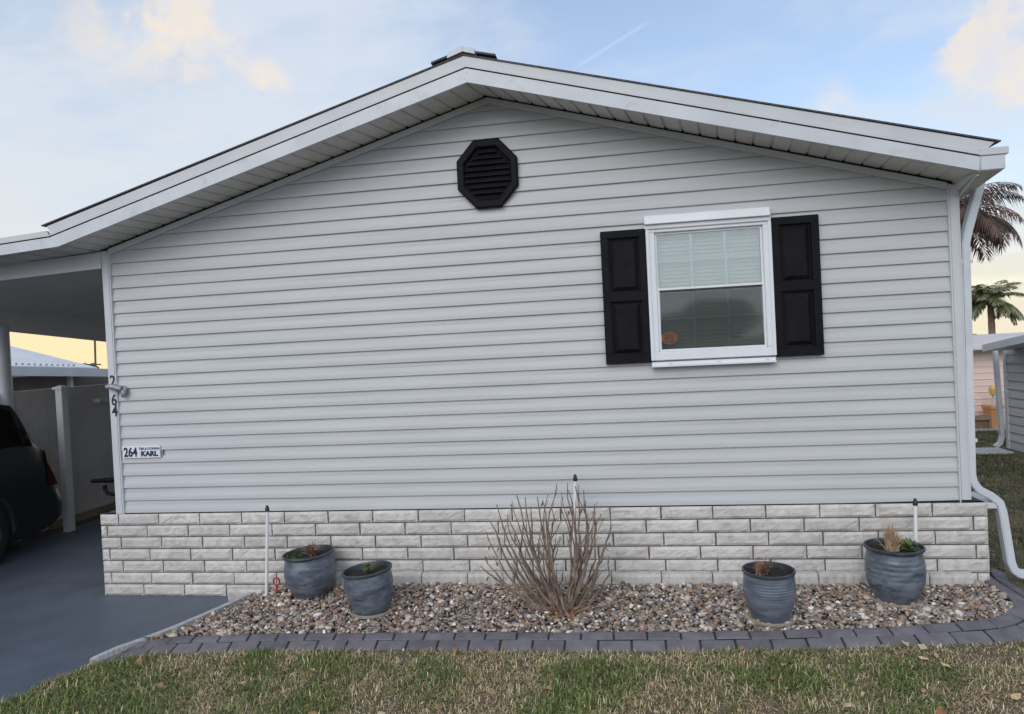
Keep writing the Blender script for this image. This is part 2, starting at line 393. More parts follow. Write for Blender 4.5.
X = rng.uniform(.8, 7.0, NP_); Y = rng.uniform(-1.1, .02, NP_); ok = inside(X, Y, pin); X = X[ok]; Y = Y[ok]; N = len(X)
size = np.clip(rng.lognormal(np.log(.0108), .38, N), .006, .028)
pal = np.array([(.33, .27, .21), (.45, .40, .34), (.60, .56, .51), (.24, .19, .155), (.17, .145, .135), (.33, .22, .16), (.25, .245, .25), (.38, .28, .19), (.12, .092, .08), (.50, .43, .35), (.27, .155, .115), (.72, .69, .65)])
pr = np.array([.13, .12, .06, .15, .12, .10, .10, .08, .07, .05, .09, .03]); pr = pr/pr.sum()
pc = pal[rng.choice(len(pal), N, p=pr)]*rng.uniform(.82, 1.25, (N, 1))
Rt = rotm(N); sq = np.stack([rng.uniform(.95, 1.5, N), rng.uniform(.75, 1.05, N), rng.uniform(.42, .72, N)], 1)*size[:, None]
sh = rng.integers(0, 14, N); tilt = rng.uniform(0, 2*pi, N)
Z = zgrav(X, Y)+rng.uniform(-.016, .014, N)
V = np.empty((N, len(iv), 3), np.float32)
for k in range(14):
    idx = np.where(sh == k)[0]; loc = shapes[k][None]*sq[idx][:, None, :]
    # mostly lying flat: mix between yaw-only and free rotation
    c, s_ = np.cos(tilt[idx]), np.sin(tilt[idx]); yaw = np.zeros((len(idx), 3, 3)); yaw[:, 0, 0] = c; yaw[:, 0, 1] = -s_; yaw[:, 1, 0] = s_; yaw[:, 1, 1] = c; yaw[:, 2, 2] = 1
    free = rng.random(len(idx)) < .35; R_ = np.where(free[:, None, None], Rt[idx], yaw)
    V[idx] = np.einsum('nij,nkj->nki', R_, loc)
V += np.stack([X, Y, Z], 1)[:, None]
tri = (jf[None]+(np.arange(N)*len(iv))[:, None, None]).reshape(-1, 3)
o = np_mesh('pebbles', V.reshape(-1, 3), tri, 'pebble', np.repeat(pc, len(iv), 0), smooth=True)
tag(o, 'mixed tan and grey river pebbles filling the bed along the house', 'gravel', kind='stuff')

# ------------------------------------------------------------------ grass
kpoly = np.array([kpt(s, 1.0) for s in np.linspace(0, L, 80)]+[(7.0, .3), (1.0, .3), (.7, -1.2)])
def vn(X, Y, s, seed):   # cheap value noise
    r = np.random.default_rng(seed); T = r.random((64, 64)); x = X*s+100.3; y = Y*s+100.7; xi = np.floor(x).astype(int); yi = np.floor(y).astype(int); fx = x-xi; fy = y-yi; fx = fx*fx*(3-2*fx); fy = fy*fy*(3-2*fy)
    g = lambda a, b: T[a % 64, b % 64]
    return (g(xi, yi)*(1-fx)+g(xi+1, yi)*fx)*(1-fy)+(g(xi, yi+1)*(1-fx)+g(xi+1, yi+1)*fx)*fy
def blades(name, n, x0, x1, y0, y1, ln, wd, label, dark=1., keep=None, green=0.):
    X = rng.uniform(x0, x1, n); Y = rng.uniform(y0, y1, n)
    k = ~inside(X, Y, kpoly) & (X > xdrive(np.minimum(Y, .16))-.01+.03*np.sin(Y*17)) & ~((X < 7.0) & (Y > -.1))
    if keep is not None: k &= keep(X, Y)
    d1 = vn(X, Y, 1.9, 1)*.46+vn(X, Y, 5.1, 2)*.32+vn(X, Y, 13., 3)*.22
    X, Y, d1 = X[k], Y[k], d1[k]
    band = sm(-1.40, -1.12, Y)*sm(1.9, 2.6, X)
    g = .5+(d1-.5)*1.5+.30*(1-sm(1.2, 2.7, X))-.30*band-.06*sm(5., 6.5, X)-.06+green      # greener at the drive, straw coloured next to the kerb
    keepd = rng.random(len(X)) < np.clip(.45+g, .35, 1); X, Y, g = X[keepd], Y[keepd], g[keepd]; n = len(X)
    h = ln*rng.uniform(.45, 1.35, n)*(.62+.75*np.clip(g, 0, 1)); w = wd*rng.uniform(.6, 1.3, n); az = rng.uniform(0, 2*pi, n); lean = np.abs(rng.normal(1.05, .42, n)); lean = np.where(rng.random(n) < .35, 1.45, np.clip(lean, .15, 1.5))
    isg = rng.random(n) < np.clip((g-.25)*2.0, .08, .9)
    gp = np.array([(.120, .165, .050), (.175, .220, .066), (.26, .29, .10), (.080, .110, .040)]); bp = np.array([(.52, .41, .25), (.40, .29, .175), (.64, .54, .35), (.27, .18, .115), (.46, .39, .21)])
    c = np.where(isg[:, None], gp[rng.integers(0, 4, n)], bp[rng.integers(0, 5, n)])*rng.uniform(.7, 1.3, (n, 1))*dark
    dx, dy = np.cos(az), np.sin(az); sx, sy = -dy, dx; z0 = zl(X)-.004
    zb = np.where(X < xdrive(Y)+.03, ZD, z0)
    P = np.empty((n, 5, 3), np.float32)
    m1 = h*.5; m2 = h*.5
    bx_, bz = np.sin(lean*.6)*m1, np.cos(lean*.6)*m1; tx, tz = bx_+np.sin(np.minimum(lean*1.3, 1.75))*m2, bz+np.cos(np.minimum(lean*1.3, 1.75))*m2
    for q, (u, f, zz, ww) in enumerate(((-1, 0*h, 0*h, 1), (1, 0*h, 0*h, 1), (-1, bx_, bz, .85), (1, bx_, bz, .85), (0, tx, tz, 0))):
        P[:, q, 0] = X+dx*f+sx*u*w*ww; P[:, q, 1] = Y+dy*f+sy*u*w*ww; P[:, q, 2] = zb+zz
    T = np.array([(0, 1, 3), (0, 3, 2), (2, 3, 4)])[None]+(np.arange(n)*5)[:, None, None]
    o = np_mesh(name, P.reshape(-1, 3), T.reshape(-1, 3), 'grass', np.repeat(c, 5, 0)); tag(o, label, 'grass', kind='stuff'); return o
blades('grass', 150000, .2, 7.6, -2.1, -.6, .050, .0025, 'short patchy green and straw coloured lawn in front of the kerb')
blades('grass', 26000, -.3, 9.0, -3.6, -2.1, .045, .004, 'patchy lawn nearest the viewer below the frame edge')
blades('grass', 110000, 6.9, 11.5, -1.6, 8.6, .040, .0045, 'green lawn beside the house, its shade painted into darker blades', dark=.44, keep=lambda X, Y: ~((X > 9.95) & (Y < 6.3)) & (Y < 8.4), green=.55)  # blade colours scaled down to paint in the side yard's shade
# fallen leaves
nl = 130; X = rng.uniform(.7, 7, nl); Y = rng.uniform(-2.1, -1.0, nl); k = ~inside(X, Y, kpoly) & (X > xdrive(Y)+.05); X, Y = X[k], Y[k]; nl = len(X)
V = []; T = []; Cc = []
lp = [(.42, .24, .11), (.50, .37, .19), (.30, .16, .08), (.54, .44, .28), (.36, .25, .14)]
for i in range(nl):
    sz = random.choice((.010, .012, .014, .017, .022, .032, .038))*random.uniform(.9, 1.2); th = random.uniform(0, 2*pi); n0 = len(V); cc = np.array(random.choice(lp))*random.uniform(.8, 1.2); cu = random.uniform(.1, .5)
    for (a, b) in ((-1, 0), (-.4, .5), (.4, .45), (1, 0), (.4, -.45), (-.4, -.5)):
        V.append((X[i]+sz*(a*cos(th)-b*sin(th)), Y[i]+sz*(a*sin(th)+b*cos(th)), float(zl(X[i]))+.020+sz*(abs(b)*cu*1.8+a*random.uniform(-.7, .7)+random.uniform(-.2, .3)))); Cc.append(cc)
    T += [(n0, n0+1, n0+5), (n0+1, n0+2, n0+5), (n0+2, n0+4, n0+5), (n0+2, n0+3, n0+4)]
tag(np_mesh('leaf_litter', V, T, 'leaf', np.array(Cc)), 'dry brown leaves scattered over the front lawn', 'leaves', kind='stuff')

# ------------------------------------------------------------------ the house
house = thing('mobile_home', (3.4, 0, ZD), 'white clapboard single storey home with low gable and painted block base', 'house')
PKW = (3.423, 3.304); WLX, WRX = -.075, 6.848; WLZ, WRZ = 2.318, 2.317
def zrake(x): return lerp(WLZ, PKW[1], (x-WLX)/(PKW[0]-WLX)) if x <= PKW[0] else lerp(PKW[1], WRZ, (x-PKW[0])/(WRX-PKW[0]))
def xr(z):
    if z <= WLZ: return WLX, WRX
    t = (z-WLZ)/(PKW[1]-WLZ); return lerp(WLX, PKW[0], t), lerp(WRX, PKW[0], t)
S = .11; sid = MB(); REC = .021
HX0, HX1, HZ0, HZ1 = 4.665, 5.480, 1.190, 2.110          # window opening
k = 0
while k*S < PKW[1]-.01:
    z0, z1 = k*S, min((k+1)*S, PKW[1]); pz = [(0, REC), (.0, .0012), (.03, 0.), (.30, .0022), (.44, .0060), (.58, .0100), (.8, .0128), (1.0, .0165)]
    prof = [(z0+.0001, REC), (z0, .0012)]+[(lerp(z0, z1, t), float(np.interp(t, [q[0] for q in pz[2:]], [q[1] for q in pz[2:]]))) for t in np.linspace(.03, 1.0, 9)]
    prof[-1] = (z1+.003, .0165)
    rows = []
    for z, y in prof:
        a, b = xr(min(max(z, 0), PKW[1]-.002))
        xs = np.linspace(a, b, 26)
        if z < 2.35: xs = np.concatenate([np.linspace(a, HX0, 18), np.linspace(HX0, HX1, 4)[1:-1], np.linspace(HX1, b, 6)])
        rows.append([(x, y+(.0012*sin(x*1.9+k*2.1)+.0008*sin(x*5.3+k*1.3))*(y < .012), z) for x in xs])
    n0 = len(sid.v)
    for r_ in rows: sid.v += r_
    for i in range(len(rows)-1):
        for q in range(25):
            f_ = (n0+i*26+q, n0+i*26+q+1, n0+(i+1)*26+q+1, n0+(i+1)*26+q)
            cx = sum(sid.v[w_][0] for w_ in f_)/4; cz = sum(sid.v[w_][2] for w_ in f_)/4
            if HX0 < cx < HX1 and HZ0 < cz < HZ1: continue
            sid.f.append(f_)
    k += 1
sid.build('siding', 'siding', house, fix=False)
core = MB(); zt_ = lambda x: zrake(x)+.05
core.prism([(WLX, 0), (HX0, 0), (HX0, zt_(HX0)), (PKW[0], PKW[1]+.05), (WLX, WLZ+.05)], 'y', .022, .05)
core.prism([(HX1, 0), (WRX, 0), (WRX, WRZ+.05), (HX1, zt_(HX1))], 'y', .022, .05)
core.prism([(HX0, 0), (HX1, 0), (HX1, HZ0), (HX0, HZ0)], 'y', .022, .05)
core.prism([(HX0, HZ1), (HX1, HZ1), (HX1, zt_(HX1)), (HX0, zt_(HX0))], 'y', .022, .05)
core.build('gable_wall', 'siding', house)
sw = MB()
for x0, x1 in ((WLX, WLX+.06), (WRX-.06, WRX)):
    sw.box(x0, x1, .052, 14, -.02, WLZ+.02)
sw.box(WLX, WRX, 13.95, 14, -.02, WLZ)
sw.build('side_wall', 'siding', house)
for x0, x1 in ((-.080, -.002), (6.772, 6.850)):
    c = MB(); c.box(x0, x1, -.012, .05, -.005, zrake((x0+x1)/2)-.015); c.box(x0+.012, x1-.012, -.0150, -.0121, 0., zrake((x0+x1)/2)-.02); c.build('corner_trim', 'trim', house, bevel=.002)
# rake channel under the soffit
rt = MB()
for a, b in (((-.004, 0), (PKW[0], 0)), ((PKW[0], 0), (6.772, 0))):
    for x0, x1 in ((a[0], b[0]),):
        z0, z1 = zrake(x0), zrake(x1)
        rt.hexa([(x0, -.016, z0-.060), (x1, -.016, z1-.060), (x1, .02, z1-.060), (x0, .02, z0-.060)], [(x0, -.016, z0-.012), (x1, -.016, z1-.012), (x1, .02, z1-.012), (x0, .02, z0-.012)])
rt.build('rake_channel', 'trim', house)
gp = MB()
for x0, x1 in ((-.1, PKW[0]), (PKW[0], 6.850)):
    z0, z1 = zrake(x0), zrake(x1); gp.hexa([(x0, -.004, z0-.012), (x1, -.004, z1-.012), (x1, .02, z1-.012), (x0, .02, z0-.012)], [(x0, -.004, z0+.02), (x1, -.004, z1+.02), (x1, .02, z1+.02), (x0, .02, z0+.02)])
gp.build('painted_gap_shade', 'dark', house)  # near-black strip paints the shade between rake channel and soffit
# soffit, ribbed across the overhang
YF = -.40
FB = [(-.153, 2.3065), (3.345, 3.278), (6.804, 2.316)]; WB = [(-.10, WLZ-.003), (PKW[0], PKW[1]), (6.855, WRZ)]
so = MB()
for h in (0, 1):
    nst = 27
    for i in range(nst):
        for (t0, t1, dz0, dz1) in ((i/nst, (i+.80)/nst, 0, 0), ((i+.78)/nst, (i+.80)/nst, 0, .011), ((i+.80)/nst, (i+.88)/nst, .011, .011), ((i+.88)/nst, (i+1)/nst, .011, 0)):
            p = lambda A, t, dz: (lerp(A[h][0], A[h+1][0], t), lerp(A[h][1], A[h+1][1], t)+dz)
            a, b = p(FB, t0, dz0), p(FB, t1, dz1); c, e = p(WB, t1, dz1), p(WB, t0, dz0)
            so.quad((a[0], YF+.01, a[1]+.004), (b[0], YF+.01, b[1]+.004), (c[0], .015, c[1]+.004), (e[0], .015, e[1]+.004))
so.build('soffit', 'soffit', house, fix=False)
# fascia boards (lower board, thin step, upper board)
FM = [(-.221, 2.398), (3.343, 3.390), (6.8107, 2.4187)]; FT = [(-.246, 2.4785), (3.330, 3.4745), (6.90, 2.4955)]
def board(lo, hi, y0, y1):
    b = MB()
    for h in (0, 1):
        b.hexa([(lo[h][0], y0, lo[h][1]), (lo[h+1][0], y0, lo[h+1][1]), (lo[h+1][0], y1, lo[h+1][1]), (lo[h][0], y1, lo[h][1])],
               [(hi[h][0], y0, hi[h][1]), (hi[h+1][0], y0, hi[h+1][1]), (hi[h+1][0], y1, hi[h+1][1]), (hi[h][0], y1, hi[h][1])])
    return b
dn = lambda A, d: [(x, z+d) for x, z in A]
b = board(FB, dn(FM, -.010), YF, YF+.02)
for px, py in ((466, 72), (464.5, 79), (500, 75), (912, 143), (780, 121)):
    q = onY(px, py, YF-.002); b.box(q[0]-.004, q[0]+.004, YF-.003, YF, q[2]-.004, q[2]+.004)
b.build('fascia', 'white', house)
board(dn(FM, -.010), dn(FM, -.001), YF+.006, YF+.02).build('fascia_joint', 'dark', house)
FMU = [(-.212, 2.4215), (3.3428, 3.4125), (6.835, 2.4385)]
b = board(FM, FMU, YF-.006, YF+.02); b.build('drip_lip', 'trim', house)
board(FMU, dn(FT, .0), YF-.001, YF+.02).build('rake_board', 'trim', house)
# roof
ST = [(-.29, 2.482), (3.325, 3.4765), (6.938, 2.494)]; SU = [(-.292, 2.491), (3.325, 3.4875), (6.940, 2.504)]
rf = board(ST, SU, YF-.009, 14.3); roof = rf.build('roof', 'shingle', house)
rc = MB()
q = [(3.206, 3.463), (3.325, 3.500), (3.415, 3.472)]
for a, b in ((0, 1), (1, 2)):
    x0, z0 = q[a]; x1, z1 = q[b]
    rc.hexa([(x0, YF-.02, z0), (x1, YF-.02, z1), (x1, 13, z1), (x0, 13, z0)], [(x0+.004, YF-.02, z0+.036), (x1, YF-.02, z1+.042), (x1, 13, z1+.042), (x0+.004, 13, z0+.036)])
rc.build('ridge_vent', 'white', roof)
sf = MB()
for x0, z0, x1, z1 in ((3.08, 3.437, 3.215, 3.475), (3.42, 3.480, 3.57, 3.442)):
    sf.hexa([(x0, YF-.015, z0), (x1, YF-.015, z1), (x1, 1, z1), (x0, 1, z0)], [(x0, YF-.015, z0+.014), (x1, YF-.015, z1+.014), (x1, 1, z1+.014), (x0, 1, z0+.014)])
sf.build('ridge_shingle', 'shingle', roof)
# eave gutter on the right
gt = MB(); gt.box(6.812, 6.965, YF-.001, 14, 2.316, 2.412); gt.build('gutter', 'white', house, bevel=.004)
gl_ = MB(); gl_.box(6.806, 6.985, YF-.008, 14, 2.4135, 2.462); gl_.build('gutter_lip', 'trim', house, bevel=.003)
es = MB(); es.hexa([(6.80, YF+.012, 2.312), (6.955, YF+.012, 2.312), (6.955, .42, 2.20), (6.858, .42, 2.20)], [(6.80, YF+.012, 2.3155), (6.955, YF+.012, 2.3155), (6.955, .42, 2.3155), (6.858, .42, 2.3155)])
es.build('eave_return', 'soffit', house)
es = MB(); a = onY(977.5, 174, YF+.05); b_ = onY(958, 198, .03); es.tube([(a[0], a[1], a[2]-.004), (b_[0], b_[1], b_[2])], .011, 6); es.build('eave_trim', 'trim', house)
ds = MB(); pts = [onY(px, py, .03) for px, py in ((979.5, 181), (978, 188), (965.5, 236), (964, 245), (970, 474), (972, 482), (977.5, 489), (990, 495.5), (998, 502), (1001, 511), (1009.5, 562), (1013, 569.5), (1019, 573.5), (1030, 574.5), (1060, 577))]
ds.tube(pts, .045, 4, sq=(.036, .028)); dso = ds.build('downspout', 'white', house, bevel=.006)
for px, py in ((964.6, 262), (969, 440)):
    q = onY(px, py, .03); MB().box(q[0]-.042, q[0]+.042, -.002, .05, q[2]-.012, q[2]+.012).build('strap', 'white', dso)
lg = MB(); lg.box(6.865, 7.07, .0, .38, -.055, -.012); lg.build('side_ledge', 'trim', house, bevel=.003)
bg = MB(); bg.hexa([(5.75, -.008, -.012), (6.78, -.008, -.012), (6.78, .03, -.012), (5.75, .03, -.012)], [(5.75, -.008, -.003), (6.78, -.008, .012), (6.78, .03, .012), (5.75, .03, -.003)]); bg.box(6.781, 6.862, -.017, .04, -.012, .016); bg.build('starter_strip', 'blackplastic', house)
# block skirting
sk = MB(); H = .1035; BX0, BX1 = -.235, 6.955; j0, B = -.0571, .3904; ztop = -.006
offs = [0, -.117, .014, -.105, .02, -.10, -.18]
def rbrick(mb, x0, x1, z0, z1, yf, depth, ends=False):
    nx = max(3, int((x1-x0)/.030)); nz = 5; n0 = len(mb.v); ph = random.uniform(0, 99)
    for j in range(nz+1):
        for i in range(nx+1):
            u, v = i/nx, j/nz; e = min(u*(x1-x0), (1-u)*(x1-x0), v*(z1-z0), (1-v)*(z1-z0)); edge_ = 1-min(e/.009, 1)
            r = .002*sin(u*5*(x1-x0)*4+ph+v*2)+.0015*sin(v*4+ph*1.7-u*5)+random.uniform(-.0029, .0029)
            mb.v.append((x0+u*(x1-x0)+random.uniform(-.0015, .0015), yf-r*(1-edge_)*.9+edge_*.013, z0+v*(z1-z0)+random.uniform(-.0015, .0015)*(0 < j < nz)))
    for j in range(nz):
        for i in range(nx): a = n0+j*(nx+1)+i; mb.f.append((a, a+1, a+nx+2, a+nx+1))
    # returns
    m0 = len(mb.v); ring = [n0+i for i in range(nx+1)]+[n0+j*(nx+1)+nx for j in range(1, nz+1)]+[n0+nz*(nx+1)+i for i in range(nx-1, -1, -1)]+[n0+j*(nx+1) for j in range(nz-1, 0, -1)]
    for q in ring: x, y, z = mb.v[q]; mb.v.append((x, yf+depth, z))
    for i in range(len(ring)): jn = (i+1) % len(ring); mb.f.append((ring[jn], ring[i], m0+i, m0+jn))
for c in range(7):
    z1 = ztop-c*H; z0 = z1-H+.0095
    xs = [BX0]; x = j0+offs[c]
    while x-B > BX0+.06: x -= B
    while x < BX1-.05:
        if x > BX0+.05: xs.append(x)
        x += B
    xs.append(BX1)
    for a, b in zip(xs[:-1], xs[1:]): rbrick(sk, a+.0055+random.uniform(-.002, .002), b-.0055, z0+random.uniform(-.001, .001), z1, -.030+random.uniform(-.003, .003), .07)
skirt = sk.build('block_skirting', 'brick', house, fix=False)
mo = MB(); mo.box(BX0+.012, BX1-.012, -.010, .12, ZD-.1, -.006); mo.box(BX0+.012, BX0+.06, .12, 14, ZD-.1, -.006); mo.box(BX1-.06, BX1-.012, .12, 14, ZD-.1, -.006); mo.build('mortar', 'mortar', skirt)

# octagon gable vent
vc = sc(3.390, 2.694, -.03); vs = .985
vent = MB(); RO, RI = .295, .225
ang = [radians(22.5+45*i) for i in range(8)]
def ring8(mb, r0, y0, r1, y1, sx=.90, sz=1.0):
    n = len(mb.v)
    for r, y in ((r0, y0), (r1, y1)):
        for a in ang: mb.v.append((vc[0]+r*cos(a)*sx, y, vc[1]+r*sin(a)*sz))
    for i in range(8): mb.f.append((n+i, n+(i+1) % 8, n+8+(i+1) % 8, n+8+i))
ring8(vent, RO, .01, RO, -.028); ring8(vent, RO, -.028, RO-.012, -.036); ring8(vent, RO-.012, -.036, RI+.012, -.036); ring8(vent, RI+.012, -.036, RI, -.028); ring8(vent, RI, -.028, RI, .01)
n = len(vent.v); vent.v += [(vc[0]+(RI+.01)*cos(a)*.9, -.004, vc[1]+(RI+.01)*sin(a)) for a in ang]; vent.f.append(tuple(range(n, n+8)))
vent_o = vent.build('gable_vent', 'black', house)
lv = MB(); nl_ = 9
for i in range(nl_):
    zc = vc[1]-RI*cos(radians(22.5))+(i+.5)*2*RI*cos(radians(22.5))/nl_; hz = abs(zc-vc[1]); ap = RI*cos(radians(22.5)); hw = ap if hz < ap*math.tan(radians(22.5)) else ap-(hz-ap*math.tan(radians(22.5)))
    hw *= .9; hw -= .004 if hz < .09 else .016
    dz = 2*ap/nl_
    lv.hexa([(vc[0]-hw, -.031, zc-dz*.42), (vc[0]+hw, -.031, zc-dz*.42), (vc[0]+hw, -.006, zc+dz*.30), (vc[0]-hw, -.006, zc+dz*.30)], [(vc[0]-hw, -.031, zc-dz*.28), (vc[0]+hw, -.031, zc-dz*.28), (vc[0]+hw, -.006, zc+dz*.48), (vc[0]-hw, -.006, zc+dz*.48)])
lv.build('louver', 'black', vent_o)

# window
YW = -.045
def R4(X0, X1, Z0, Z1, Y): a = sc(X0, Z0, Y); b = sc(X1, Z1, Y); return a[0], b[0], a[1], b[1]
fx0, fx1, fz0, fz1 = R4(4.624, 5.530, 1.131, 2.165, YW)
gx0, gx1, gz0, gz1 = R4(4.678, 5.482, 1.196, 2.122, YW); zm = sc(5, 1.672, YW)[1]
wf = MB()
wf.box(fx0, fx1, YW, .02, gz1, fz1); wf.box(fx0, fx1, YW, .02, fz0, gz0); wf.box(fx0, gx0, YW, .02, gz0, gz1); wf.box(gx1, fx1, YW, .02, gz0, gz1)
win = wf.build('window', 'winwhite', house, bevel=.004)
ou = MB()   # raised outer lip
for (a, b, c, d_) in ((fx0-.012, fx1+.012, fz1-.018, fz1+.012), (fx0-.012, fx0+.012, fz0, fz1-.018), (fx1-.012, fx1+.012, fz0, fz1-.018)): ou.box(a, b, YW-.012, .01, c, d_)
ou.build('frame_lip', 'winwhite', win, bevel=.003)
for z0, z1, yy, nm in ((zm-.004, gz1, -.018, 'upper_sash'), (gz0, zm+.018, -.030, 'lower_sash')):
    s_ = MB(); t_ = .018
    s_.box(gx0+.001, gx1-.001, yy-.004, yy+.02, z1-t_, z1-.001); s_.box(gx0+.001, gx1-.001, yy-.004, yy+.02, z0+.001, z0+t_); s_.box(gx0+.001, gx0+t_, yy-.004, yy+.02, z0+t_, z1-t_); s_.box(gx1-t_, gx1-.001, yy-.004, yy+.02, z0+t_, z1-t_)
    so_ = s_.build(nm, 'winwhite', win, bevel=.002)
    p = MB(); p.box(gx0+.02, gx1-.02, yy+.006, yy+.010, z0+.02, z1-.02); p.build('pane', 'glass', win)
    for t in (1/3, 2/3): xx = lerp(gx0+.02, gx1-.02, t); MB().box(xx-.010, xx+.010, yy+.0115, yy+.018, z0+.022, z1-.022).build('muntin', 'winwhite', win)
    zz = lerp(z0, z1, .52); MB().box(gx0+.02, gx1-.02, yy+.0125, yy+.0170, zz-.008, zz+.008).build('muntin', 'winwhite', win)
sc_ = MB(); sc_.quad((gx0+.024, -.033, gz0+.024), (gx1-.024, -.033, gz0+.024), (gx1-.024, -.033, zm-.0), (gx0+.024, -.033, zm-.0)); sc_.build('insect_screen', 'screen', win); MB().box(gx0+.022, gx1-.022, -.0355, -.0335, zm-.014, zm-.001).build('screen_bar', 'blackplastic', win)
bd = MB(); z = gz0-.03
while z < gz1+.02:
    bd.quad((gx0-.03, .060, z), (gx1+.03, .060, z), (gx1+.03, .082, z+.032), (gx0-.03, .082, z+.032)); z += .030
bd.build('blind', 'blind', win, fix=False)
bd = MB(); bd.box(gx0-.03, gx1+.03, .14, .15, gz0-.06, gz1+.06); bd.build('room', 'interior', win)
ht = MB(); a = sc(4.607, 2.257, -.085); b = sc(5.543, 2.186, -.085)
ht.hexa([(a[0], -.085, b[1]+.004), (b[0], -.085, b[1]+.004), (b[0], .01, b[1]+.004), (a[0], .01, b[1]+.004)], [(a[0], -.060, a[1]), (b[0], -.060, a[1]), (b[0], .01, a[1]+.006), (a[0], .01, a[1]+.006)]); ht.box(a[0], b[0], -.06, .01, b[1]-.03, b[1]+.004)
ht.build('head_track', 'winwhite', win, bevel=.003)
stk = MB(); a = sc(4.615, 1.128, -.06); b = sc(5.538, 1.082, -.06)
stk.box(a[0], b[0], -.05, .01, b[1], a[1]-.010); stk.box(a[0], b[0], -.064, -.0505, b[1]-.002, b[1]+.014)
for i in range(3):
    xx = lerp(a[0]+.14, b[0]-.06, i/2); stk.tube([(xx, -.05, b[1]+.028), (xx, -.066, b[1]+.028)], .007, 8)
stk.build('sill_track', 'winwhite', win)
q = onY(669.5, 338, -.016); dc = MB()
dc.v += [(q[0]+.064*cos(t), -.0255, q[2]+.050*sin(t)) for t in np.linspace(0, 2*pi, 24, endpoint=False)]; dc.f.append(tuple(range(24)))
st_o = dc.build('sticker', 'orange', win)
ds_ = MB()
for dx0, dx1, dz0, dz1 in ((-.03, -.022, -.025, .02), (.018, .026, -.025, .02), (-.03, .026, -.002, .006), (-.03, .026, -.03, -.022), (-.02, .02, .016, .022)):
    ds_.quad((q[0]+dx0, -.0262, q[2]+dz0), (q[0]+dx1, -.0262, q[2]+dz0), (q[0]+dx1, -.0262, q[2]+dz1), (q[0]+dx0, -.0262, q[2]+dz1))
ds_.build('sticker_marking', 'orangedark', st_o, fix=False)
# shutters
for X0, X1, Z0, Z1, lab in ((4.262, 4.617, 1.119, 2.160, 'left'), (5.540, 5.886, 1.119, 2.171, 'right')):
    x0, x1, z0, z1 = R4(X0, X1, Z0, Z1, -.04); s_ = MB(); f = .058; zmid = lerp(z0, z1, .50)
    s_.box(x0, x1, -.040, .012, z0, z0+f+.01); s_.box(x0, x1, -.040, .012, z1-f, z1); s_.box(x0, x1, -.040, .012, zmid-.035, zmid+.035)
    for p0, p1 in ((z0+f+.01, zmid-.035), (zmid+.035, z1-f)):
        s_.box(x0, x0+f, -.040, .012, p0, p1); s_.box(x1-f, x1, -.040, .012, p0, p1)
    sh_ = s_.build('shutter', 'black', house, bevel=.003)
    for p0, p1 in ((z0+f+.01, zmid-.035), (zmid+.035, z1-f)):
        pn = MB(); A = [(x0+f+.001, p0+.001), (x1-f-.001, p0+.001), (x1-f-.001, p1-.001), (x0+f+.001, p1-.001)]
        def insetp(A, d): return [(A[0][0]+d, A[0][1]+d), (A[1][0]-d, A[1][1]+d), (A[2][0]-d, A[2][1]-d), (A[3][0]+d, A[3][1]-d)]
        rings = [(A, -.016), (insetp(A, .012), -.016), (insetp(A, .042), -.034)]
        n = len(pn.v)
        for P_, y in rings: pn.v += [(x, y, z) for x, z in P_]
        for i in (0, 1):
            for j in range(4): pn.f.append((n+i*4+j, n+i*4+(j+1) % 4, n+i*4+4+(j+1) % 4, n+i*4+4+j))
        pn.f.append((n+8, n+9, n+10, n+11)); pn.build('raised_panel', 'black', sh_)

# house numbers, name plate, bracket
q = onY(114, 398, -.016); hn = thing('house_numbers', (q[0], -.0146, q[2]-.1), 'black digits 2 6 4 stacked down the corner trim', 'house number')
for t, py, px in (('2', 381.5, 112.6), ('6', 400.5, 114.0), ('4', 411.5, 114.8)):
    q = onY(px, py, -.016); text_obj('digit', t, .135, (q[0], -.016, q[2]), 'ink', hn, sx=.8, bold=.0028)
a = onY(122, 446.5, -.012); b = onY(160.5, 457.5, -.012); pl = thing('name_plate', ((a[0]+b[0])/2, -.004, b[2]), 'white plate reading 264 KARL screwed to the siding', 'sign')
MB().box(a[0], b[0], -.012, -.002, b[2], a[2]).build('plate', 'signwhite', pl, bevel=.002)
cz = (a[2]+b[2])/2; W_ = b[0]-a[0]; hh = a[2]-b[2]
text_obj('number', '264', hh*1.05, (a[0]+W_*.22, -.0135, cz-.004), 'ink', pl, sx=.78, bold=.003)
text_obj('lettering', 'KARL', hh*.56, (a[0]+W_*.715, -.0135, cz-hh*.17), 'ink', pl, sx=1.12, bold=.003)
text_obj('small_lettering', 'TIM & DONNA', hh*.27, (a[0]+W_*.715, -.0135, cz+hh*.26), 'ink2', pl, sx=1.05, bold=.001)
MB().box(b[0]+.006, b[0]+.02, -.006, .004, cz-.03, cz+.012).build('clip', 'bracket', pl)
q = onY(122, 390, -.03); br = thing('flag_bracket', (q[0], -.014, q[2]), 'grey cast flag bracket crossing the house digits on the corner', 'bracket')
m_ = MB(); m_.lathe([(0, 0), (.034, 0), (.040, .01), (.034, .022), (.02, .03), (0, .032)], 14, Matrix.Translation((q[0], -.0, q[2]-.005)) @ Matrix.Rotation(pi/2, 4, 'X')); m_.build('mount', 'bracket', br, smooth=True)
p1 = onY(106.5, 387, -.05); m_ = MB(); m_.tube([(q[0], -.03, q[2]+.01), (p1[0]+.05, -.045, p1[2]), (p1[0], -.05, p1[2]+.002)], [.026, .024, .020], 10); m_.build('socket', 'bracket', br, smooth='auto')
m_ = MB(); m_.tube([(q[0]+.02, -.03, q[2]+.0), (q[0]+.012, -.032, q[2]-.065)], [.026, .016], 8); m_.build('knob', 'bracket', br, smooth=True)

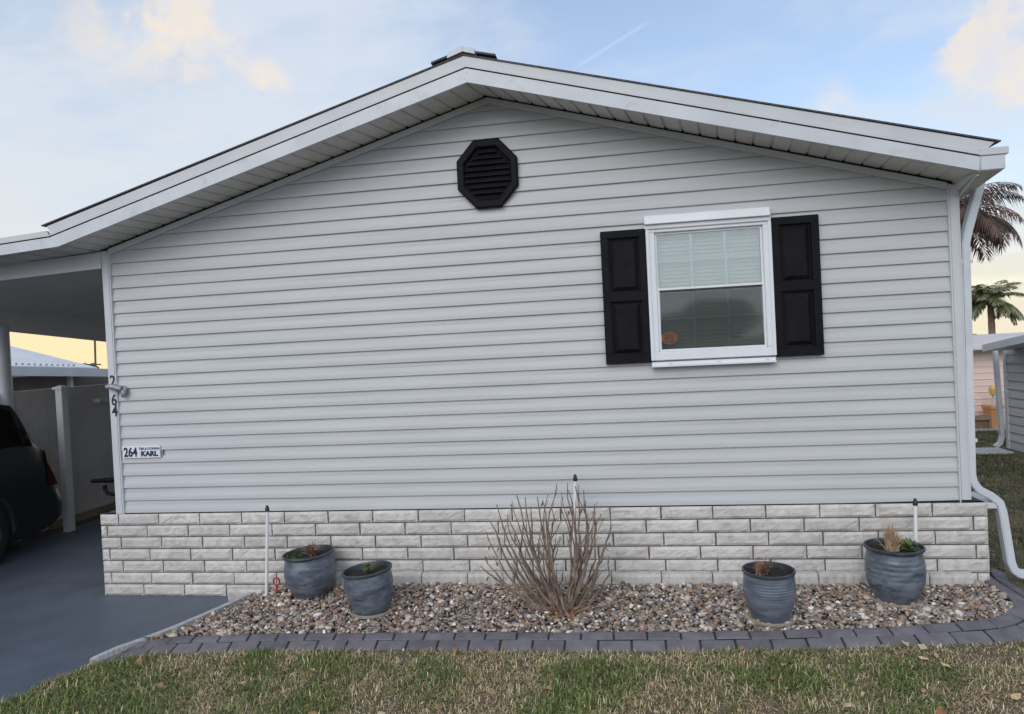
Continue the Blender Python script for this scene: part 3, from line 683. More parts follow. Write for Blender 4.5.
# concrete edging blocks along the foot of the wall
def edge_block(x0, x1, zt, zb, y0, label, group=None, flutes=True):
    mb = MB(); nx = 26; n0 = 0; D = .07
    prof = [(0, zb), (.0, zt-.02), (.008, zt-.006), (.022, zt), (D, zt), (D, zb)]
    for i in range(nx+1):
        u = i/nx; fl = (.011*abs(sin(u*pi*6)) if flutes else .004*sin(u*9)); fl *= 1 if 0 < i < nx else 0
        for (dy, z) in prof: mb.v.append((lerp(x0, x1, u), y0+dy-(fl if dy < .02 else 0)+random.uniform(-.0015, .0015), z+random.uniform(-.0018, .0018)))
    k = len(prof)
    for i in range(nx):
        for j in range(k-1): mb.f.append((i*k+j, (i+1)*k+j, (i+1)*k+j+1, i*k+j+1))
    mb.f.append(tuple(range(k))); mb.f.append(tuple(range(nx*k, nx*k+k)))
    o = mb.build('edging_block', 'edging'); return tag(o, label, 'edging block', group)
x = 1.95
while x < 6.75:
    x1 = min(x+.372, 6.80); edge_block(x, x1, -.497+random.uniform(-.004, .004), -.64, -.112, 'pale fluted concrete edging block set against the block skirting', 'edging blocks along the foot of the wall'); x += .380
edge_block(1.02, 1.37, -.628, -.73, -.135, 'lone rough edging block at the driveway end of the wall', flutes=False)

# ------------------------------------------------------------------ pots
def place(px, py):
    z = -.6
    for _ in range(5): p = onZ(px, py, z); z = float(zgrav(p[0], p[1]))
    return p
def pot(px, py, R, Hh, tilt, prof, m, label, rings=0, saucer=None, rimh=.022):
    p = place(px, py); p[1] = min(p[1]+R*.62, -.045-R*1.06); z = float(zgrav(p[0], p[1]))+.012
    root = thing('planter_pot', (p[0], p[1], z), label, 'plant pot', 'glazed pots standing in the pebble bed')
    Mx = Matrix.Translation((p[0], p[1], z)) @ Matrix.Rotation(tilt, 4, 'Y')
    pr = []
    for t in np.linspace(0, 1, 64):
        r = np.interp(t, [a for a, b in prof], [b for a, b in prof])*R
        if rings and t > .42 and t < .9: r += (.0024 if rings > 6 else .0014)*sin(t*2*pi*rings*2)
        pr.append((r, t*(Hh-rimh)))
    # smooth profile
    for _ in range(2 if not rings else 1): pr = [pr[0]]+[((pr[i-1][0]+2*pr[i][0]+pr[i+1][0])/4, pr[i][1]) for i in range(1, len(pr)-1)]+[pr[-1]]
    b = MB(); b.lathe([(0, .0)]+[(pr[0][0]-.01, 0)]+pr, 44, Mx, jit=.006); b.build('body', m, root, smooth='auto')
    rt_ = pr[-1][0]; rm_ = MB()
    rm_.lathe([(rt_-.004, Hh-rimh-.004), (R*.99, Hh-rimh+.004), (R*1.01, Hh-rimh*.5), (R*1.0, Hh), (R*.94, Hh+.001), (R*.92, Hh-.012), (R*.89, Hh-.05), (R*.84, Hh*.5)], 44, Mx); rm_.build('rim', 'rimglaze', root, smooth='auto')
    so_ = MB(); n = 20
    so_.v.append(tuple(Mx @ Vector((0, 0, Hh-.026))))
    for rr_, zz in ((.4, -.03), (.885, -.036)):
        for k in range(n): th = 2*pi*k/n; so_.v.append(tuple(Mx @ Vector((R*rr_*cos(th), R*rr_*sin(th), Hh+zz+random.uniform(-.008, .008)))))
    for k in range(n): so_.f.append((0, 1+k, 1+(k+1) % n)); so_.f.append((1+k, 1+n+k, 1+n+(k+1) % n, 1+(k+1) % n))
    so_.build('soil', 'soil', root)
    if saucer:
        sr, lab = saucer; s_ = MB(); Ms = Matrix.Translation((p[0], p[1], z-.014)); s_.lathe([(0, 0), (sr*.9, 0), (sr, .006), (sr*1.02, .024), (sr*.97, .026), (sr*.94, .012), (0, .010)], 40, Ms, jit=.008)
        o = s_.build('pot_saucer', 'saucer', None, smooth='auto'); tag(o, lab, 'saucer')
    return p[0], p[1], z, Mx
belly = [(0, .66), (.12, .80), (.35, .965), (.55, 1.0), (.75, .985), (.9, .93), (1, .90)]
bucket = [(0, .70), (.2, .80), (.45, .91), (.7, .97), (.9, .95), (1, .93)]
P1 = pot(307, 600, .203, .335, radians(-3), belly, 'glaze', 'dark blue grey belly pot with brown stalks, first from the driveway')
P2 = pot(367, 618, .186, .305, radians(-5), bucket, 'glaze', 'small dark blue grey pot nearest the kerb holding one green sprig', saucer=(.165, 'thin tan saucer under the pot with a green sprig'))
P3 = pot(774, 624.5, .168, .315, radians(0), [(0, .72), (.15, .82), (.4, .95), (.65, 1.0), (.85, .97), (1, .95)], 'glaze2', 'brighter blue pot with ringed sides and dry brown twigs', rings=8, saucer=(.166, 'pale tan saucer under the ringed blue pot'))
P4 = pot(903, 606, .188, .365, radians(0), belly, 'glaze', 'largest blue grey belly pot holding a tan dry tuft, by the house corner', rings=5, saucer=(.175, 'weathered tan saucer under the largest belly pot'))
def tuft(name, base, n, h, spread, m, label, cat, w=.004, leafy=0, lm_=None):
    mb = MB()
    for i in range(n):
        a = random.uniform(0, 2*pi); s_ = spread*abs(random.gauss(0, .6)); hh_ = h*random.uniform(.55, 1.05); bx_, by_ = base[0]+random.gauss(0, .014), base[1]+random.gauss(0, .014)
        pts = [(bx_+cos(a)*s_*t**1.4, by_+sin(a)*s_*t**1.4, base[2]+hh_*(t-.25*t*t*(s_/max(spread, 1e-4)))) for t in (0, .35, .7, 1)]
        mb.tube(pts, [w, w*.9, w*.6, w*.25], 4, cap=False)
    if not leafy:
        return tag(mb.build(name, m, None, fix=False), label, cat)
    root = thing(name, base, label, cat); mb.build('stem', m, root, fix=False); lf = MB()
    for i in range(leafy):
        a = random.uniform(0, 2*pi); r = spread*random.uniform(.2, 1); z = base[2]+h*random.uniform(.25, .95); c = Vector((base[0]+cos(a)*r*.7, base[1]+sin(a)*r*.7, z)); d_ = Vector((cos(a), sin(a), random.uniform(-.2, .7))).normalized(); s2 = Vector((-sin(a), cos(a), random.uniform(-.3, .3))); l_ = random.uniform(.02, .042)
        lf.quad(c-d_*l_, c+s2*l_*.45, c+d_*l_, c-s2*l_*.45)
    lf.build('leaves', lm_, root, fix=False); return root
def top(P, Hh, dx, dy): v = P[3] @ Vector((dx, dy, Hh-.036)); return (v.x, v.y, v.z)
tuft('dry_plant', top(P1, .330, .04, -.02), 34, .14, .10, 'brownplant', 'withered brown stalks in the belly pot nearest the driveway', 'dead plant', leafy=14, lm_='deadleaf')
mb = MB()
for i in range(150):
    a = random.uniform(0, 2*pi); r = .06*random.random()**.5; b = top(P1, .330, -.11+r*cos(a), -.03+r*sin(a)*1.3); l_ = random.uniform(.008, .018); d_ = Vector((random.uniform(-1, 1), random.uniform(-1, 1), random.uniform(.2, 1))).normalized()*l_; s2 = d_.orthogonal().normalized()*l_*.5; c = Vector(b)+Vector((0, 0, random.uniform(0, .03))); mb.quad(c-d_, c+s2, c+d_, c-s2)
tag(mb.build('moss', 'moss', None, fix=False), 'low green moss growing beside the brown stalks', 'moss')
tuft('green_sprig', top(P2, .305, .01, -.03), 5, .09, .05, 'green', 'small yellow green sprig growing in the small dark pot', 'plant', w=.003, leafy=26, lm_='green')
tuft('dry_twigs', top(P3, .315, -.03, -.02), 30, .12, .12, 'brownplant', 'dry brown twigs in the ringed blue pot', 'dead plant', leafy=16, lm_='deadleaf', w=.003)
tuft('dry_stalk', top(P3, .315, -.06, -.02), 14, .13, .05, 'drygrass', 'pale dry stalks standing up in the ringed blue pot', 'dead plant', w=.005)
tuft('dry_tuft', top(P4, .365, -.025, -.03), 130, .20, .075, 'drygrass', 'upright tan tuft of dead grass in the largest pot', 'dead plant', w=.0035)
tuft('leafy_plant', top(P4, .365, .085, -.04), 6, .07, .08, 'green', 'low green leaves beside the tan tuft', 'plant', w=.003, leafy=46, lm_='green')

# ------------------------------------------------------------------ bare shrub
sb = onZ(564, 614, -.6); sb = place(564, 612); zb = float(zgrav(sb[0], sb[1])); root = thing('bare_shrub', (sb[0], sb[1], zb), 'leafless many stemmed shrub in the middle of the pebble bed', 'shrub')
tips = [(481, 566), (487, 531), (497, 504), (512, 500), (517, 495), (524, 497), (537, 497), (541, 510), (549, 494), (556, 484), (566, 483), (571, 500), (576, 486), (578, 484), (582, 490), (595, 504), (600, 514), (606, 545), (528, 522), (505, 515), (561, 500), (588, 520), (598, 562), (520, 540), (547, 520), (530, 506), (544, 500), (560, 492), (569, 490), (585, 500), (592, 512), (510, 520), (555, 506), (484, 556), (492, 520), (503, 534), (610, 520), (607, 556)]
stm = MB(); lfm = MB(); twig_pts = []
for i, (tx, ty) in enumerate(tips):
    dy = random.uniform(-.20, .22); e = Vector(onY(tx, ty, sb[1]+dy)); b0 = Vector((sb[0]+random.gauss(0, .03)+(e.x-sb[0])*.16, sb[1]+random.gauss(0, .03)+dy*.15, zb-.01)); hgt = e-b0
    side = hgt.cross(Vector((0, 1, 0))).normalized(); bow = random.uniform(.02, .09)*(1 if (e.x < sb[0]) else -1); pts = []; rad = []; r0 = random.uniform(.0078, .0145); nseg = 9
    for k in range(nseg+1):
        t = k/nseg; p = b0+hgt*t+side*bow*sin(pi*t)+Vector((random.gauss(0, .0075), random.gauss(0, .0075), 0)); pts.append(p); rad.append(r0*(1-.72*t))
    stm.tube(pts, rad, 6)
    for j in range(random.randint(3, 7)):
        k = random.randint(2, 8); p = pts[k]; dd = ((pts[k]-pts[k-1]).normalized()+Vector((random.uniform(-.75, .75), random.uniform(-.6, .6), .1))).normalized(); l_ = random.uniform(.06, .17)*(1 if k < 7 else .4); q = [p+dd*l_*t+Vector((0, 0, .25*l_*t*t)) for t in (0, .5, 1)]
        stm.tube(q, [rad[k]*.65, rad[k]*.5, .0016], 5); twig_pts += q[1:]
    twig_pts += pts[6:]
for i in range(70):
    p = random.choice(twig_pts)+Vector((random.uniform(-.012, .012), random.uniform(-.012, .012), random.uniform(-.03, 0))); l_ = random.uniform(.012, .026); d_ = Vector((random.uniform(-.5, .5), random.uniform(-.5, .5), -1)).normalized()*l_; s2 = Vector((random.uniform(-1, 1), random.uniform(-1, 1), .2)).normalized()*l_*.45
    lfm.quad(p, p+d_+s2, p+d_*2, p+d_-s2)
stm.tube([(sb[0], sb[1], zb-.02), (sb[0]+.005, sb[1], zb+.05), (sb[0]+.01, sb[1], zb+.10)], [.055, .045, .02], 9)
for i in range(80):
    a = random.uniform(0, 2*pi); rr_ = random.uniform(.02, .16); p = Vector((sb[0]+cos(a)*rr_, sb[1]+sin(a)*rr_*.8-.02, zb+random.uniform(.0, .10)*(1-rr_*4)+.01)); l_ = random.uniform(.015, .035); d_ = Vector((random.uniform(-1, 1), random.uniform(-1, 1), random.uniform(-.3, .8))).normalized()*l_; s2 = d_.orthogonal().normalized()*l_*.4; lfm.quad(p-d_, p+s2, p+d_, p-s2)
stm.build('stems', 'bark', root, fix=False); lfm.build('dead_leaves', 'deadleaf', root, fix=False)['kind'] = 'stuff'

# ------------------------------------------------------------------ white risers with black tips
for (tx, ty), (bx0, by0), Y, lab in (((267, 505), (266, 592), -.22, 'thin white riser with black nozzle left of the brown stalk pot'), ((575, 474), (572, 590), -.20, 'thin white riser with black nozzle rising behind the bare shrub'), ((915, 498), (915, 560), -.19, 'thin white riser with black nozzle behind the largest pot')):
    t = onY(tx, ty, Y); b = onY(bx0, by0, Y); zb = float(zgrav(b[0], Y))-.03
    r = thing('sprinkler_riser', (b[0], Y, zb), lab, 'sprinkler', 'white sprinkler risers along the wall'); hd = t[2]-.05
    MB().tube([(b[0], Y, zb), (lerp(b[0], t[0], .5), Y, lerp(zb, hd, .5)), (t[0], Y, hd)], .0125, 10).build('pipe', 'pvc', r, smooth='auto')
    MB().lathe([(0, 0), (.017, 0), (.017, .02), (.013, .032), (.010, .048), (0, .05)], 12, Matrix.Translation((t[0], Y, hd-.002))).build('nozzle', 'blackplastic', r, smooth='auto')
q = onY(276.5, 582, -.2); zc = float(zgrav(q[0], -.2)); vr = thing('hose_valve', (q[0], -.2, zc), 'small red valve with a round handle beside the first pot', 'valve')
ri = MB(); ri.tube([(q[0]+.026*cos(a), -.2, q[2]+.032*sin(a)+.004) for a in np.linspace(0, 2*pi, 17)], .007, 6); ri.build('handle', 'red', vr, smooth=True)
MB().tube([(q[0], -.2, zc-.02), (q[0]-.002, -.2, q[2]-.027)], .010, 8).build('stem', 'red', vr)

# ------------------------------------------------------------------ carport
cp = thing('carport', (-1.5, 3, ZD), 'flat white carport roof joined to the left side of the home', 'carport')
def cl(x, z0, sl=.062): return z0-sl*(-.153-x)
XL = -3.05
b = MB(); b.hexa([(XL, YF, cl(XL, 2.3065)), (-.1535, YF, 2.3065), (-.1535, YF+.02, 2.3065), (XL, YF+.02, cl(XL, 2.3065))], [(XL, YF, cl(XL, 2.391)), (-.2215, YF, 2.387), (-.2215, YF+.02, 2.387), (XL, YF+.02, cl(XL, 2.391))]); b.build('fascia', 'white', cp)
b = MB(); b.hexa([(XL, YF+.006, cl(XL, 2.391)), (-.2215, YF+.006, 2.387), (-.2215, YF+.02, 2.387), (XL, YF+.02, cl(XL, 2.391))], [(XL, YF+.006, cl(XL, 2.401)), (-.222, YF+.006, 2.397), (-.222, YF+.02, 2.397), (XL, YF+.02, cl(XL, 2.401))]); b.build('fascia_joint', 'dark', cp)
b = MB(); b.hexa([(XL, YF-.006, cl(XL, 2.401)), (-.222, YF-.006, 2.397), (-.222, YF+.02, 2.397), (XL, YF+.02, cl(XL, 2.401))], [(XL, YF-.006, cl(XL, 2.447)), (-.2475, YF-.006, 2.441), (-.2475, YF+.02, 2.441), (XL, YF+.02, cl(XL, 2.447))]); b.build('drip_lip', 'trim', cp)
b = MB(); b.hexa([(XL, YF+.022, cl(XL, 2.36)), (-.30, YF+.022, 2.352), (-.30, 9, 2.352), (XL, 9, cl(XL, 2.36))], [(XL, YF+.022, cl(XL, 2.44)), (-.30, YF+.022, 2.434), (-.30, 9, 2.434), (XL, 9, cl(XL, 2.44))]); b.build('roof_deck', 'nroof', cp)
b = MB(); nst = 14
for i in range(nst):
    x0 = lerp(XL, -.105, i/nst); x1 = lerp(XL, -.105, (i+.93)/nst); x2 = lerp(XL, -.105, (i+1)/nst)
    b.quad((x0, YF+.012, cl(x0, 2.309)), (x1, YF+.012, cl(x1, 2.309)), (x1, -.022, cl(x1, 2.309)), (x0, -.022, cl(x0, 2.309)))
    b.quad((x1, YF+.012, cl(x1, 2.318)), (x2, YF+.012, cl(x2, 2.318)), (x2, -.022, cl(x2, 2.318)), (x1, -.022, cl(x1, 2.318)))
b.build('front_soffit', 'soffit', cp, fix=False)
b = MB(); za, zb_ = 2.3035, 2.1615; b.hexa([(XL, -.02, zb_-.041*(XL+.0685)*-1), (-.082, -.02, zb_), (-.082, .02, zb_), (XL, .02, zb_-.041*(XL+.0685)*-1)], [(XL, -.02, za-.05*(-.06-XL)), (-.082, -.02, za), (-.082, .02, za), (XL, .02, za-.05*(-.06-XL))]); b.build('header_beam', 'trim', cp)
b = MB()
for i in range(20):
    x0 = lerp(XL, -.105, i/20); x1 = lerp(XL, -.105, (i+.94)/20); x2 = lerp(XL, -.105, (i+1)/20)
    b.quad((x0, .02, cl(x0, 2.21)), (x1, .02, cl(x1, 2.21)), (x1, 9, cl(x1, 2.16)), (x0, 9, cl(x0, 2.16))); b.quad((x1, .02, cl(x1, 2.222)), (x2, .02, cl(x2, 2.222)), (x2, 9, cl(x2, 2.172)), (x1, 9, cl(x1, 2.172)))
b.build('ceiling', 'ceil', cp, fix=False)
p0 = onX(7, 330.3, -2.95); p1 = onX(107, 341.0, -2.95); sl = (p1[2]-p0[2])/(p1[1]-p0[1]); zA = p0[2]+sl*(YF-p0[1]); zB = p0[2]+sl*(9-p0[1])
zA = p0[2]+.02; zB = p1[2]+sl*1.5
b = MB(); b.hexa([(-3.05, YF, zA+.1), (-2.95, YF, zA+.1), (-2.95, p0[1], p0[2]), (-3.05, p0[1], p0[2])], [(-3.05, YF, 2.24), (-2.95, YF, 2.24), (-2.95, p0[1], 2.24), (-3.05, p0[1], 2.24)])
b.hexa([(-3.05, p0[1], p0[2]), (-2.95, p0[1], p0[2]), (-2.95, p1[1]+2, p1[2]+sl*2), (-3.05, p1[1]+2, p1[2]+sl*2)], [(-3.05, p0[1], 2.24), (-2.95, p0[1], 2.24), (-2.95, p1[1]+2, 2.2), (-3.05, p1[1]+2, 2.2)]); b.build('side_beam', 'ceil', cp)
b = MB(); b.tube([(-2.96, 1.80, ZD-.02), (-2.96, 1.80, p0[2]+.05)], .088, 24); b.build('column', 'white', cp, smooth='auto')

# ------------------------------------------------------------------ SUV in the carport
car = thing('parked_suv', (-3.0, -.6, ZD), 'dark grey suv parked under the carport, rear corner showing', 'car')
XS = -2.08; XC = -2.99
# stations along Y: y, z_sill, z_belt, z_roof, half width lower, half width roof
stn = [(-2.90, -.42, -.05, -.02, .60, .55), (-2.80, -.50, .02, .06, .76, .62), (-2.3, -.52, .16, .20, .88, .74), (-1.75, -.52, .27, .30, .91, .74), (-1.55, -.52, .33, .42, .91, .72), (-1.0, -.52, .40, .80, .91, .66), (-.55, -.52, .43, .95, .91, .64), (0., -.52, .45, .98, .91, .64), (.6, -.52, .46, 1.0, .91, .68), (1.0, -.53, .46, .99, .905, .68), (1.20, -.53, .45, .955, .90, .68), (1.28, -.53, .44, .84, .90, .69), (1.37, -.52, .42, .64, .895, .72), (1.46, -.50, .38, .44, .89, .78), (1.52, -.48, .20, .26, .89, .82), (1.57, -.46, -.02, .04, .885, .83), (1.60, -.44, -.06, -.03, .88, .82), (1.66, -.42, -.12, -.085, .86, .80), (1.68, -.36, -.2, -.17, .80, .74)]
body = MB(); NS = 13
def xsec(s_):
    y, zs, zb, zr, hw, hr = s_; zb = min(zb, zr-.03); zm_ = lerp(zs, zb, .45)
    half = [(hw-.10, zs-.01), (hw-.02, zs+.03), (hw, zm_), (hw-.01, lerp(zm_, zb, .6)), (hw-.035, zb), (lerp(hw-.035, hr, .9), zr-.03), (hr-.10, zr), ]
    full = [(XC+x, y, z) for x, z in half]+[(XC, y, zr+.015)]+[(XC-x, y, z) for x, z in half[::-1]]
    return full
rows = [xsec(s_) for s_ in stn]; k = len(rows[0])
for r_ in rows: body.v += r_
for i in range(len(rows)-1):
    for j in range(k-1): body.f.append((i*k+j, i*k+j+1, (i+1)*k+j+1, (i+1)*k+j))
    body.f.append((i*k+k-1, i*k, (i+1)*k, (i+1)*k+k-1))
body.f.append(tuple(range(k))); body.f.append(tuple((len(rows)-1)*k+j for j in range(k)))
body.build('body', 'car', car, smooth='auto')
def side_pt(y, t, sgn=1):   # on greenhouse side, t 0 belt .. 1 roof
    A = [np.interp(y, [s_[0] for s_ in stn], [s_[i] for s_ in stn]) for i in range(1, 6)]; zb = min(A[1], A[2]-.03); hb = A[3]-.035; ht_ = lerp(hb, A[4], .9)
    return (XC+sgn*(lerp(hb, ht_, t)+.004), y, lerp(zb, A[2]-.03, t))
for sgn in (1, -1):
    for y0, y1 in ((-1.15, -.55), (-.47, .28), (.36, 1.30)):
        w_ = MB(); n = 7
        for i in range(n+1):
            y = lerp(y0, y1, i/n); w_.v += [side_pt(y, .06, sgn), side_pt(y, .5, sgn), side_pt(y, .90, sgn)]
        for i in range(n): w_.f += [(i*3, i*3+1, i*3+4, i*3+3), (i*3+1, i*3+2, i*3+5, i*3+4)]
        w_.build('side_window', 'carglass', car, fix=False)
    tl = MB(); ys_ = [1.44, 1.49, 1.53, 1.575]
    for i, y in enumerate(ys_):
        hw = np.interp(y, [s_[0] for s_ in stn], [s_[4] for s_ in stn])+.004; zt = np.interp(y, [s_[0] for s_ in stn], [s_[3] for s_ in stn])
        tl.v += [(XC+sgn*hw, y, -.02), (XC+sgn*hw, y, lerp(-.02, max(zt-.05, .0), .6)), (XC+sgn*(hw-.03), y+.012, max(zt-.02, .02))]
    for i in range(3): tl.f += [(i*3, i*3+1, i*3+4, i*3+3), (i*3+1, i*3+2, i*3+5, i*3+4)]
    tl.build('taillight', 'taillight', car, fix=False)
    for yc in (.55, -2.05):
        wx = XC+sgn*.80; tw = MB(); Mx = Matrix.Translation((wx-sgn*.12, yc, ZD+.35)) @ Matrix.Rotation(sgn*pi/2, 4, 'Y')
        tw.lathe([(.20, 0), (.33, .0), (.35, .03), (.35, .19), (.335, .225), (.25, .235), (.235, .21)], 36, Mx); wo = tw.build('wheel', 'tyre', car, smooth='auto')
        rm = MB(); rm.lathe([(0, .20), (.05, .215), (.08, .20), (.20, .205), (.24, .225), (.24, .20)], 30, Mx); rm.build('rim', 'rim', wo, smooth='auto')
        ar = MB(); ar.tube([(XC+sgn*.885, yc+.42*cos(a), ZD+.36+.42*sin(a)) for a in np.linspace(-.25, pi+.25, 18)], .035, 6); ar.build('wheel_arch', 'carplastic', car, smooth=True)
MB().box(XC-.60, XC+.60, 1.665, 1.70, -.46, -.20).build('rear_bumper', 'carplastic', car, bevel=.02)
rw = MB(); rw.quad((XC-.62, 1.475, .42), (XC+.62, 1.475, .42), (XC+.56, 1.295, .83), (XC-.56, 1.295, .83)); rw.build('rear_window', 'carglass', car, fix=False)
MB().tube([side_pt(.32, -.02), (XC+.915, .33, .15), (XC+.913, .32, -.1), (XC+.905, .30, -.44)], .004, 4).build('door_seam', 'carplastic', car)
MB().box(XC+.885, XC+.925, .08, .24, .18, .21).build('door_handle', 'carplastic', car, bevel=.008)

# ------------------------------------------------------------------ fence
fn = thing('vinyl_fence', (-2.95, 3.0, ZD-.05), 'tan vinyl privacy fence behind the carport with one taller white post', 'fence')
b = MB(); yy = -3.0
while yy < 9:
    b.box(-2.975, -2.945, yy, yy+.147, -.74, 1.0); yy += .15
b.build('panel', 'fence', fn)
b = MB(); b.box(-2.985, -2.935, -3, 9.0, .95, 1.055); b.box(-2.985, -2.935, -3, 9, -.74, -.62); b.build('rail', 'fence', fn)
b = MB(); b.box(-2.545, -2.455, 2.10, 2.20, -.75, 1.05); po = b.build('post', 'fencepost', fn, bevel=.004)
b = MB(); b.box(-2.565, -2.435, 2.08, 2.22, 1.05, 1.08); b.hexa([(-2.555, 2.09, 1.08), (-2.445, 2.09, 1.08), (-2.445, 2.21, 1.08), (-2.555, 2.21, 1.08)], [(-2.51, 2.14, 1.10), (-2.49, 2.14, 1.10), (-2.49, 2.16, 1.10), (-2.51, 2.16, 1.10)]); b.build('post_cap', 'fencepost', po)
q = onX(98, 400, -2.86); MB().box(-2.944, -2.84, q[1], q[1]+1.5, q[2]-.035, q[2]+.02).build('ledge', 'fencepost', fn)
MB().box(-2.93, -2.86, 2.3, 8, -.76, -.655).build('base_board', 'wood', fn)
# black patio chair half hidden behind the corner
q = onX(95, 481, -1.62); ch = thing('patio_chair', (-1.3, 2.0, ZD), 'black metal patio chair half hidden behind the house corner', 'chair')
yc = float(q[1]); zc = float(q[2])
b = MB(); b.tube([(-1.66, yc, zc), (-1.45, yc, zc+.006), (-1.12, yc, zc+.012)], [.022, .030, .030], 8); b.build('armrest', 'metalblk', ch)
b = MB(); b.tube([(-1.50, yc, zc-.05), (-1.50, yc, zc-.10), (-1.46, yc, zc-.145), (-1.38, yc, zc-.16), (-1.10, yc, zc-.16)], .022, 8); b.build('front_frame', 'metalblk', ch)
MB().box(-1.10, -.62, yc-.02, yc+.50, zc-.26, zc-.22).build('seat', 'metalblk', ch)
MB().hexa([(-.64, yc, zc-.25), (-.60, yc, zc-.25), (-.60, yc+.5, zc-.25), (-.64, yc+.5, zc-.25)], [(-.52, yc, zc+.32), (-.48, yc, zc+.32), (-.48, yc+.5, zc+.32), (-.52, yc+.5, zc+.32)]).build('backrest', 'metalblk', ch)
for x in (-1.08, -.64):
    for y in (yc, yc+.48): MB().tube([(x, y, zc-.24), (x-.02, y, ZD)], .014, 6).build('leg', 'metalblk', ch)

# ------------------------------------------------------------------ neighbour on the left
nb = thing('neighbour_house', (-9, 3, ZD), 'neighbouring low house with pale metal roof beyond the fence', 'house')
MB().hexa([(-11, 2.1, -.8), (-6.4, 2.1, -.8), (-6.4, 9.6, -.8), (-11, 9.6, -.8)], [(-11, 2.1, 1.42), (-6.4, 2.1, 1.42), (-6.4, 9.6, 1.03), (-11, 9.6, 1.03)]).build('wall', 'nwall', nb)
b = MB(); b.hexa([(-6.35, 2.0, 1.2), (-6.02, 2.0, 1.2), (-6.02, 7.0, 1.2), (-6.35, 7.0, 1.2)], [(-9.5, 2.0, 2.25), (-6.02, 2.0, 1.56), (-6.02, 7.0, 1.30), (-9.5, 7.0, 2.25)])
rfn = b.build('roof', 'nroof', nb)
for i in range(16):
    y = 4.6+i*.13; p = (-6.16, y, 1.41); 
    zg_ = 1.56-.052*(y-2.0)+.04; MB().box(p[0]-.012, p[0]+.012, y-.012, y+.012, zg_-.03, zg_+.02).build('snow_guard', 'bracket', rfn)
b = MB(); b.hexa([(-6.10, 1.9, 1.40), (-5.96, 1.9, 1.40), (-5.96, 10, .95), (-6.10, 10, .95)], [(-6.10, 1.9, 1.555), (-5.96, 1.9, 1.555), (-5.96, 10, 1.11), (-6.10, 10, 1.11)]); b.build('gutter', 'white', nb)
q = onX(70.5, 380, -6.2); MB().box(-6.25, -6.17, q[1]-.03, q[1]+.03, -.8, 1.2).build('downspout', 'white', nb)
# pole and far tree
q = atS(94.5, 366, .07); pb = thing('utility_pole', (q[0], q[1], ZD), 'slim timber utility pole against the yellow sky', 'pole')
t_ = atS(94.5, 326, .07); MB().tube([(q[0], q[1], ZD), (t_[0], t_[1], t_[2])], .065, 8).build('pole_shaft', 'pole', pb); a = atS(86, 364.5, .07); b_ = atS(101, 364.5, .07)
MB().tube([tuple(a), tuple(b_)], .05, 6).build('crossarm', 'pole', pb)
def leaf_cloud(mb, c, rx, ry, rz, n, l0, l1):
    for i in range(n):
        while True:
            u = np.array([random.uniform(-1, 1) for _ in range(3)])
            if u@u < 1: break
        p = Vector((c[0]+u[0]*rx, c[1]+u[1]*ry, c[2]+u[2]*rz)); l_ = random.uniform(l0, l1); d_ = Vector((random.gauss(0, 1), random.gauss(0, 1), random.gauss(0, 1))).normalized()*l_; s2 = d_.orthogonal().normalized()*l_*.5; mb.quad(p-d_, p+s2, p+d_, p-s2)
def tree(loc, h, r, label, name='broadleaf_tree', nclump=22, leaf=.22, group=None):
    rt_ = thing(name, loc, label, 'tree', group); x, y, z = loc
    b = MB(); b.tube([(x, y, z), (x+.1*r, y, z+h*.3), (x, y+.1*r, z+h*.6)], [.05*h, .035*h, .02*h], 8)
    for i in range(7):
        a = i*.9; b.tube([(x, y, z+h*(.3+.03*i)), (x+cos(a)*r*.4, y+sin(a)*r*.4, z+h*(.5+.03*i)), (x+cos(a)*r*.75, y+sin(a)*r*.75, z+h*(.62+.04*i))], [.02*h, .012*h, .004*h], 6)
    b.build('trunk', 'bark', rt_)
    cr = MB()
    for i in range(nclump):
        a = random.uniform(0, 2*pi); rr_ = r*random.uniform(.1, .85); zz = z+h*random.uniform(.42, .95); k = 1-.5*abs((zz-z)/h-.62)
        leaf_cloud(cr, (x+cos(a)*rr_*k, y+sin(a)*rr_*k, zz), r*.30, r*.30, r*.22, 110, leaf*.5, leaf)
    cr.build('crown', 'foliage', rt_, fix=False)
q = atS(87, 366, .16); tree((q[0], q[1], ZD), 2.6, 1.6, 'tiny spreading tree far off beside the utility pole', nclump=8, leaf=.3)

# ------------------------------------------------------------------ right side yard
ph = thing('pink_house', (12.5, 10.5, -.62), 'pale pink house across the side yard, seen past the downspout', 'house')
a = onY(962, 425, 8.5); MB().box(a[0]-.6, 20, 8.5, 13.5, -.9, .815).build('wall', 'pink', ph)
b = MB(); b.hexa([(9.6, 8.15, .82), (20.4, 8.15, .82), (20.4, 12.8, .92), (9.6, 12.8, .92)], [(9.6, 8.15, .86), (20.4, 8.15, .86), (20.4, 12.8, 1.06), (9.6, 12.8, 1.02)]); b.build('roof', 'pinkroof', ph)
b = MB(); k_ = 0
while k_*.12 < 1.7: b.box(a[0]-.59, 19.9, 8.488, 8.4995, -.82+k_*.12, -.81+k_*.12); k_ += 1
b.build('lap_line', 'pink', ph)
MB().box(9.3, 11.6, 7.95, 8.42, -.64, -.60).build('concrete_slab', 'strip')['kind'] = 'structure'
sh = thing('garden_shed', (11.5, 3.5, -.62), 'low grey clapboard shed with white roof edge at the right of the yard', 'shed')
k_ = 0; b = MB()
while k_*.13 < 1.46:
    z0 = -.62+k_*.13; b.hexa([(10.145, -.6, z0), (14, -.6, z0), (14, 6.04, z0), (10.145, 6.04, z0)], [(10.165, -.6, z0+.132), (14, -.6, z0+.132), (14, 6.04, z0+.132), (10.165, 6.04, z0+.132)]); k_ += 1
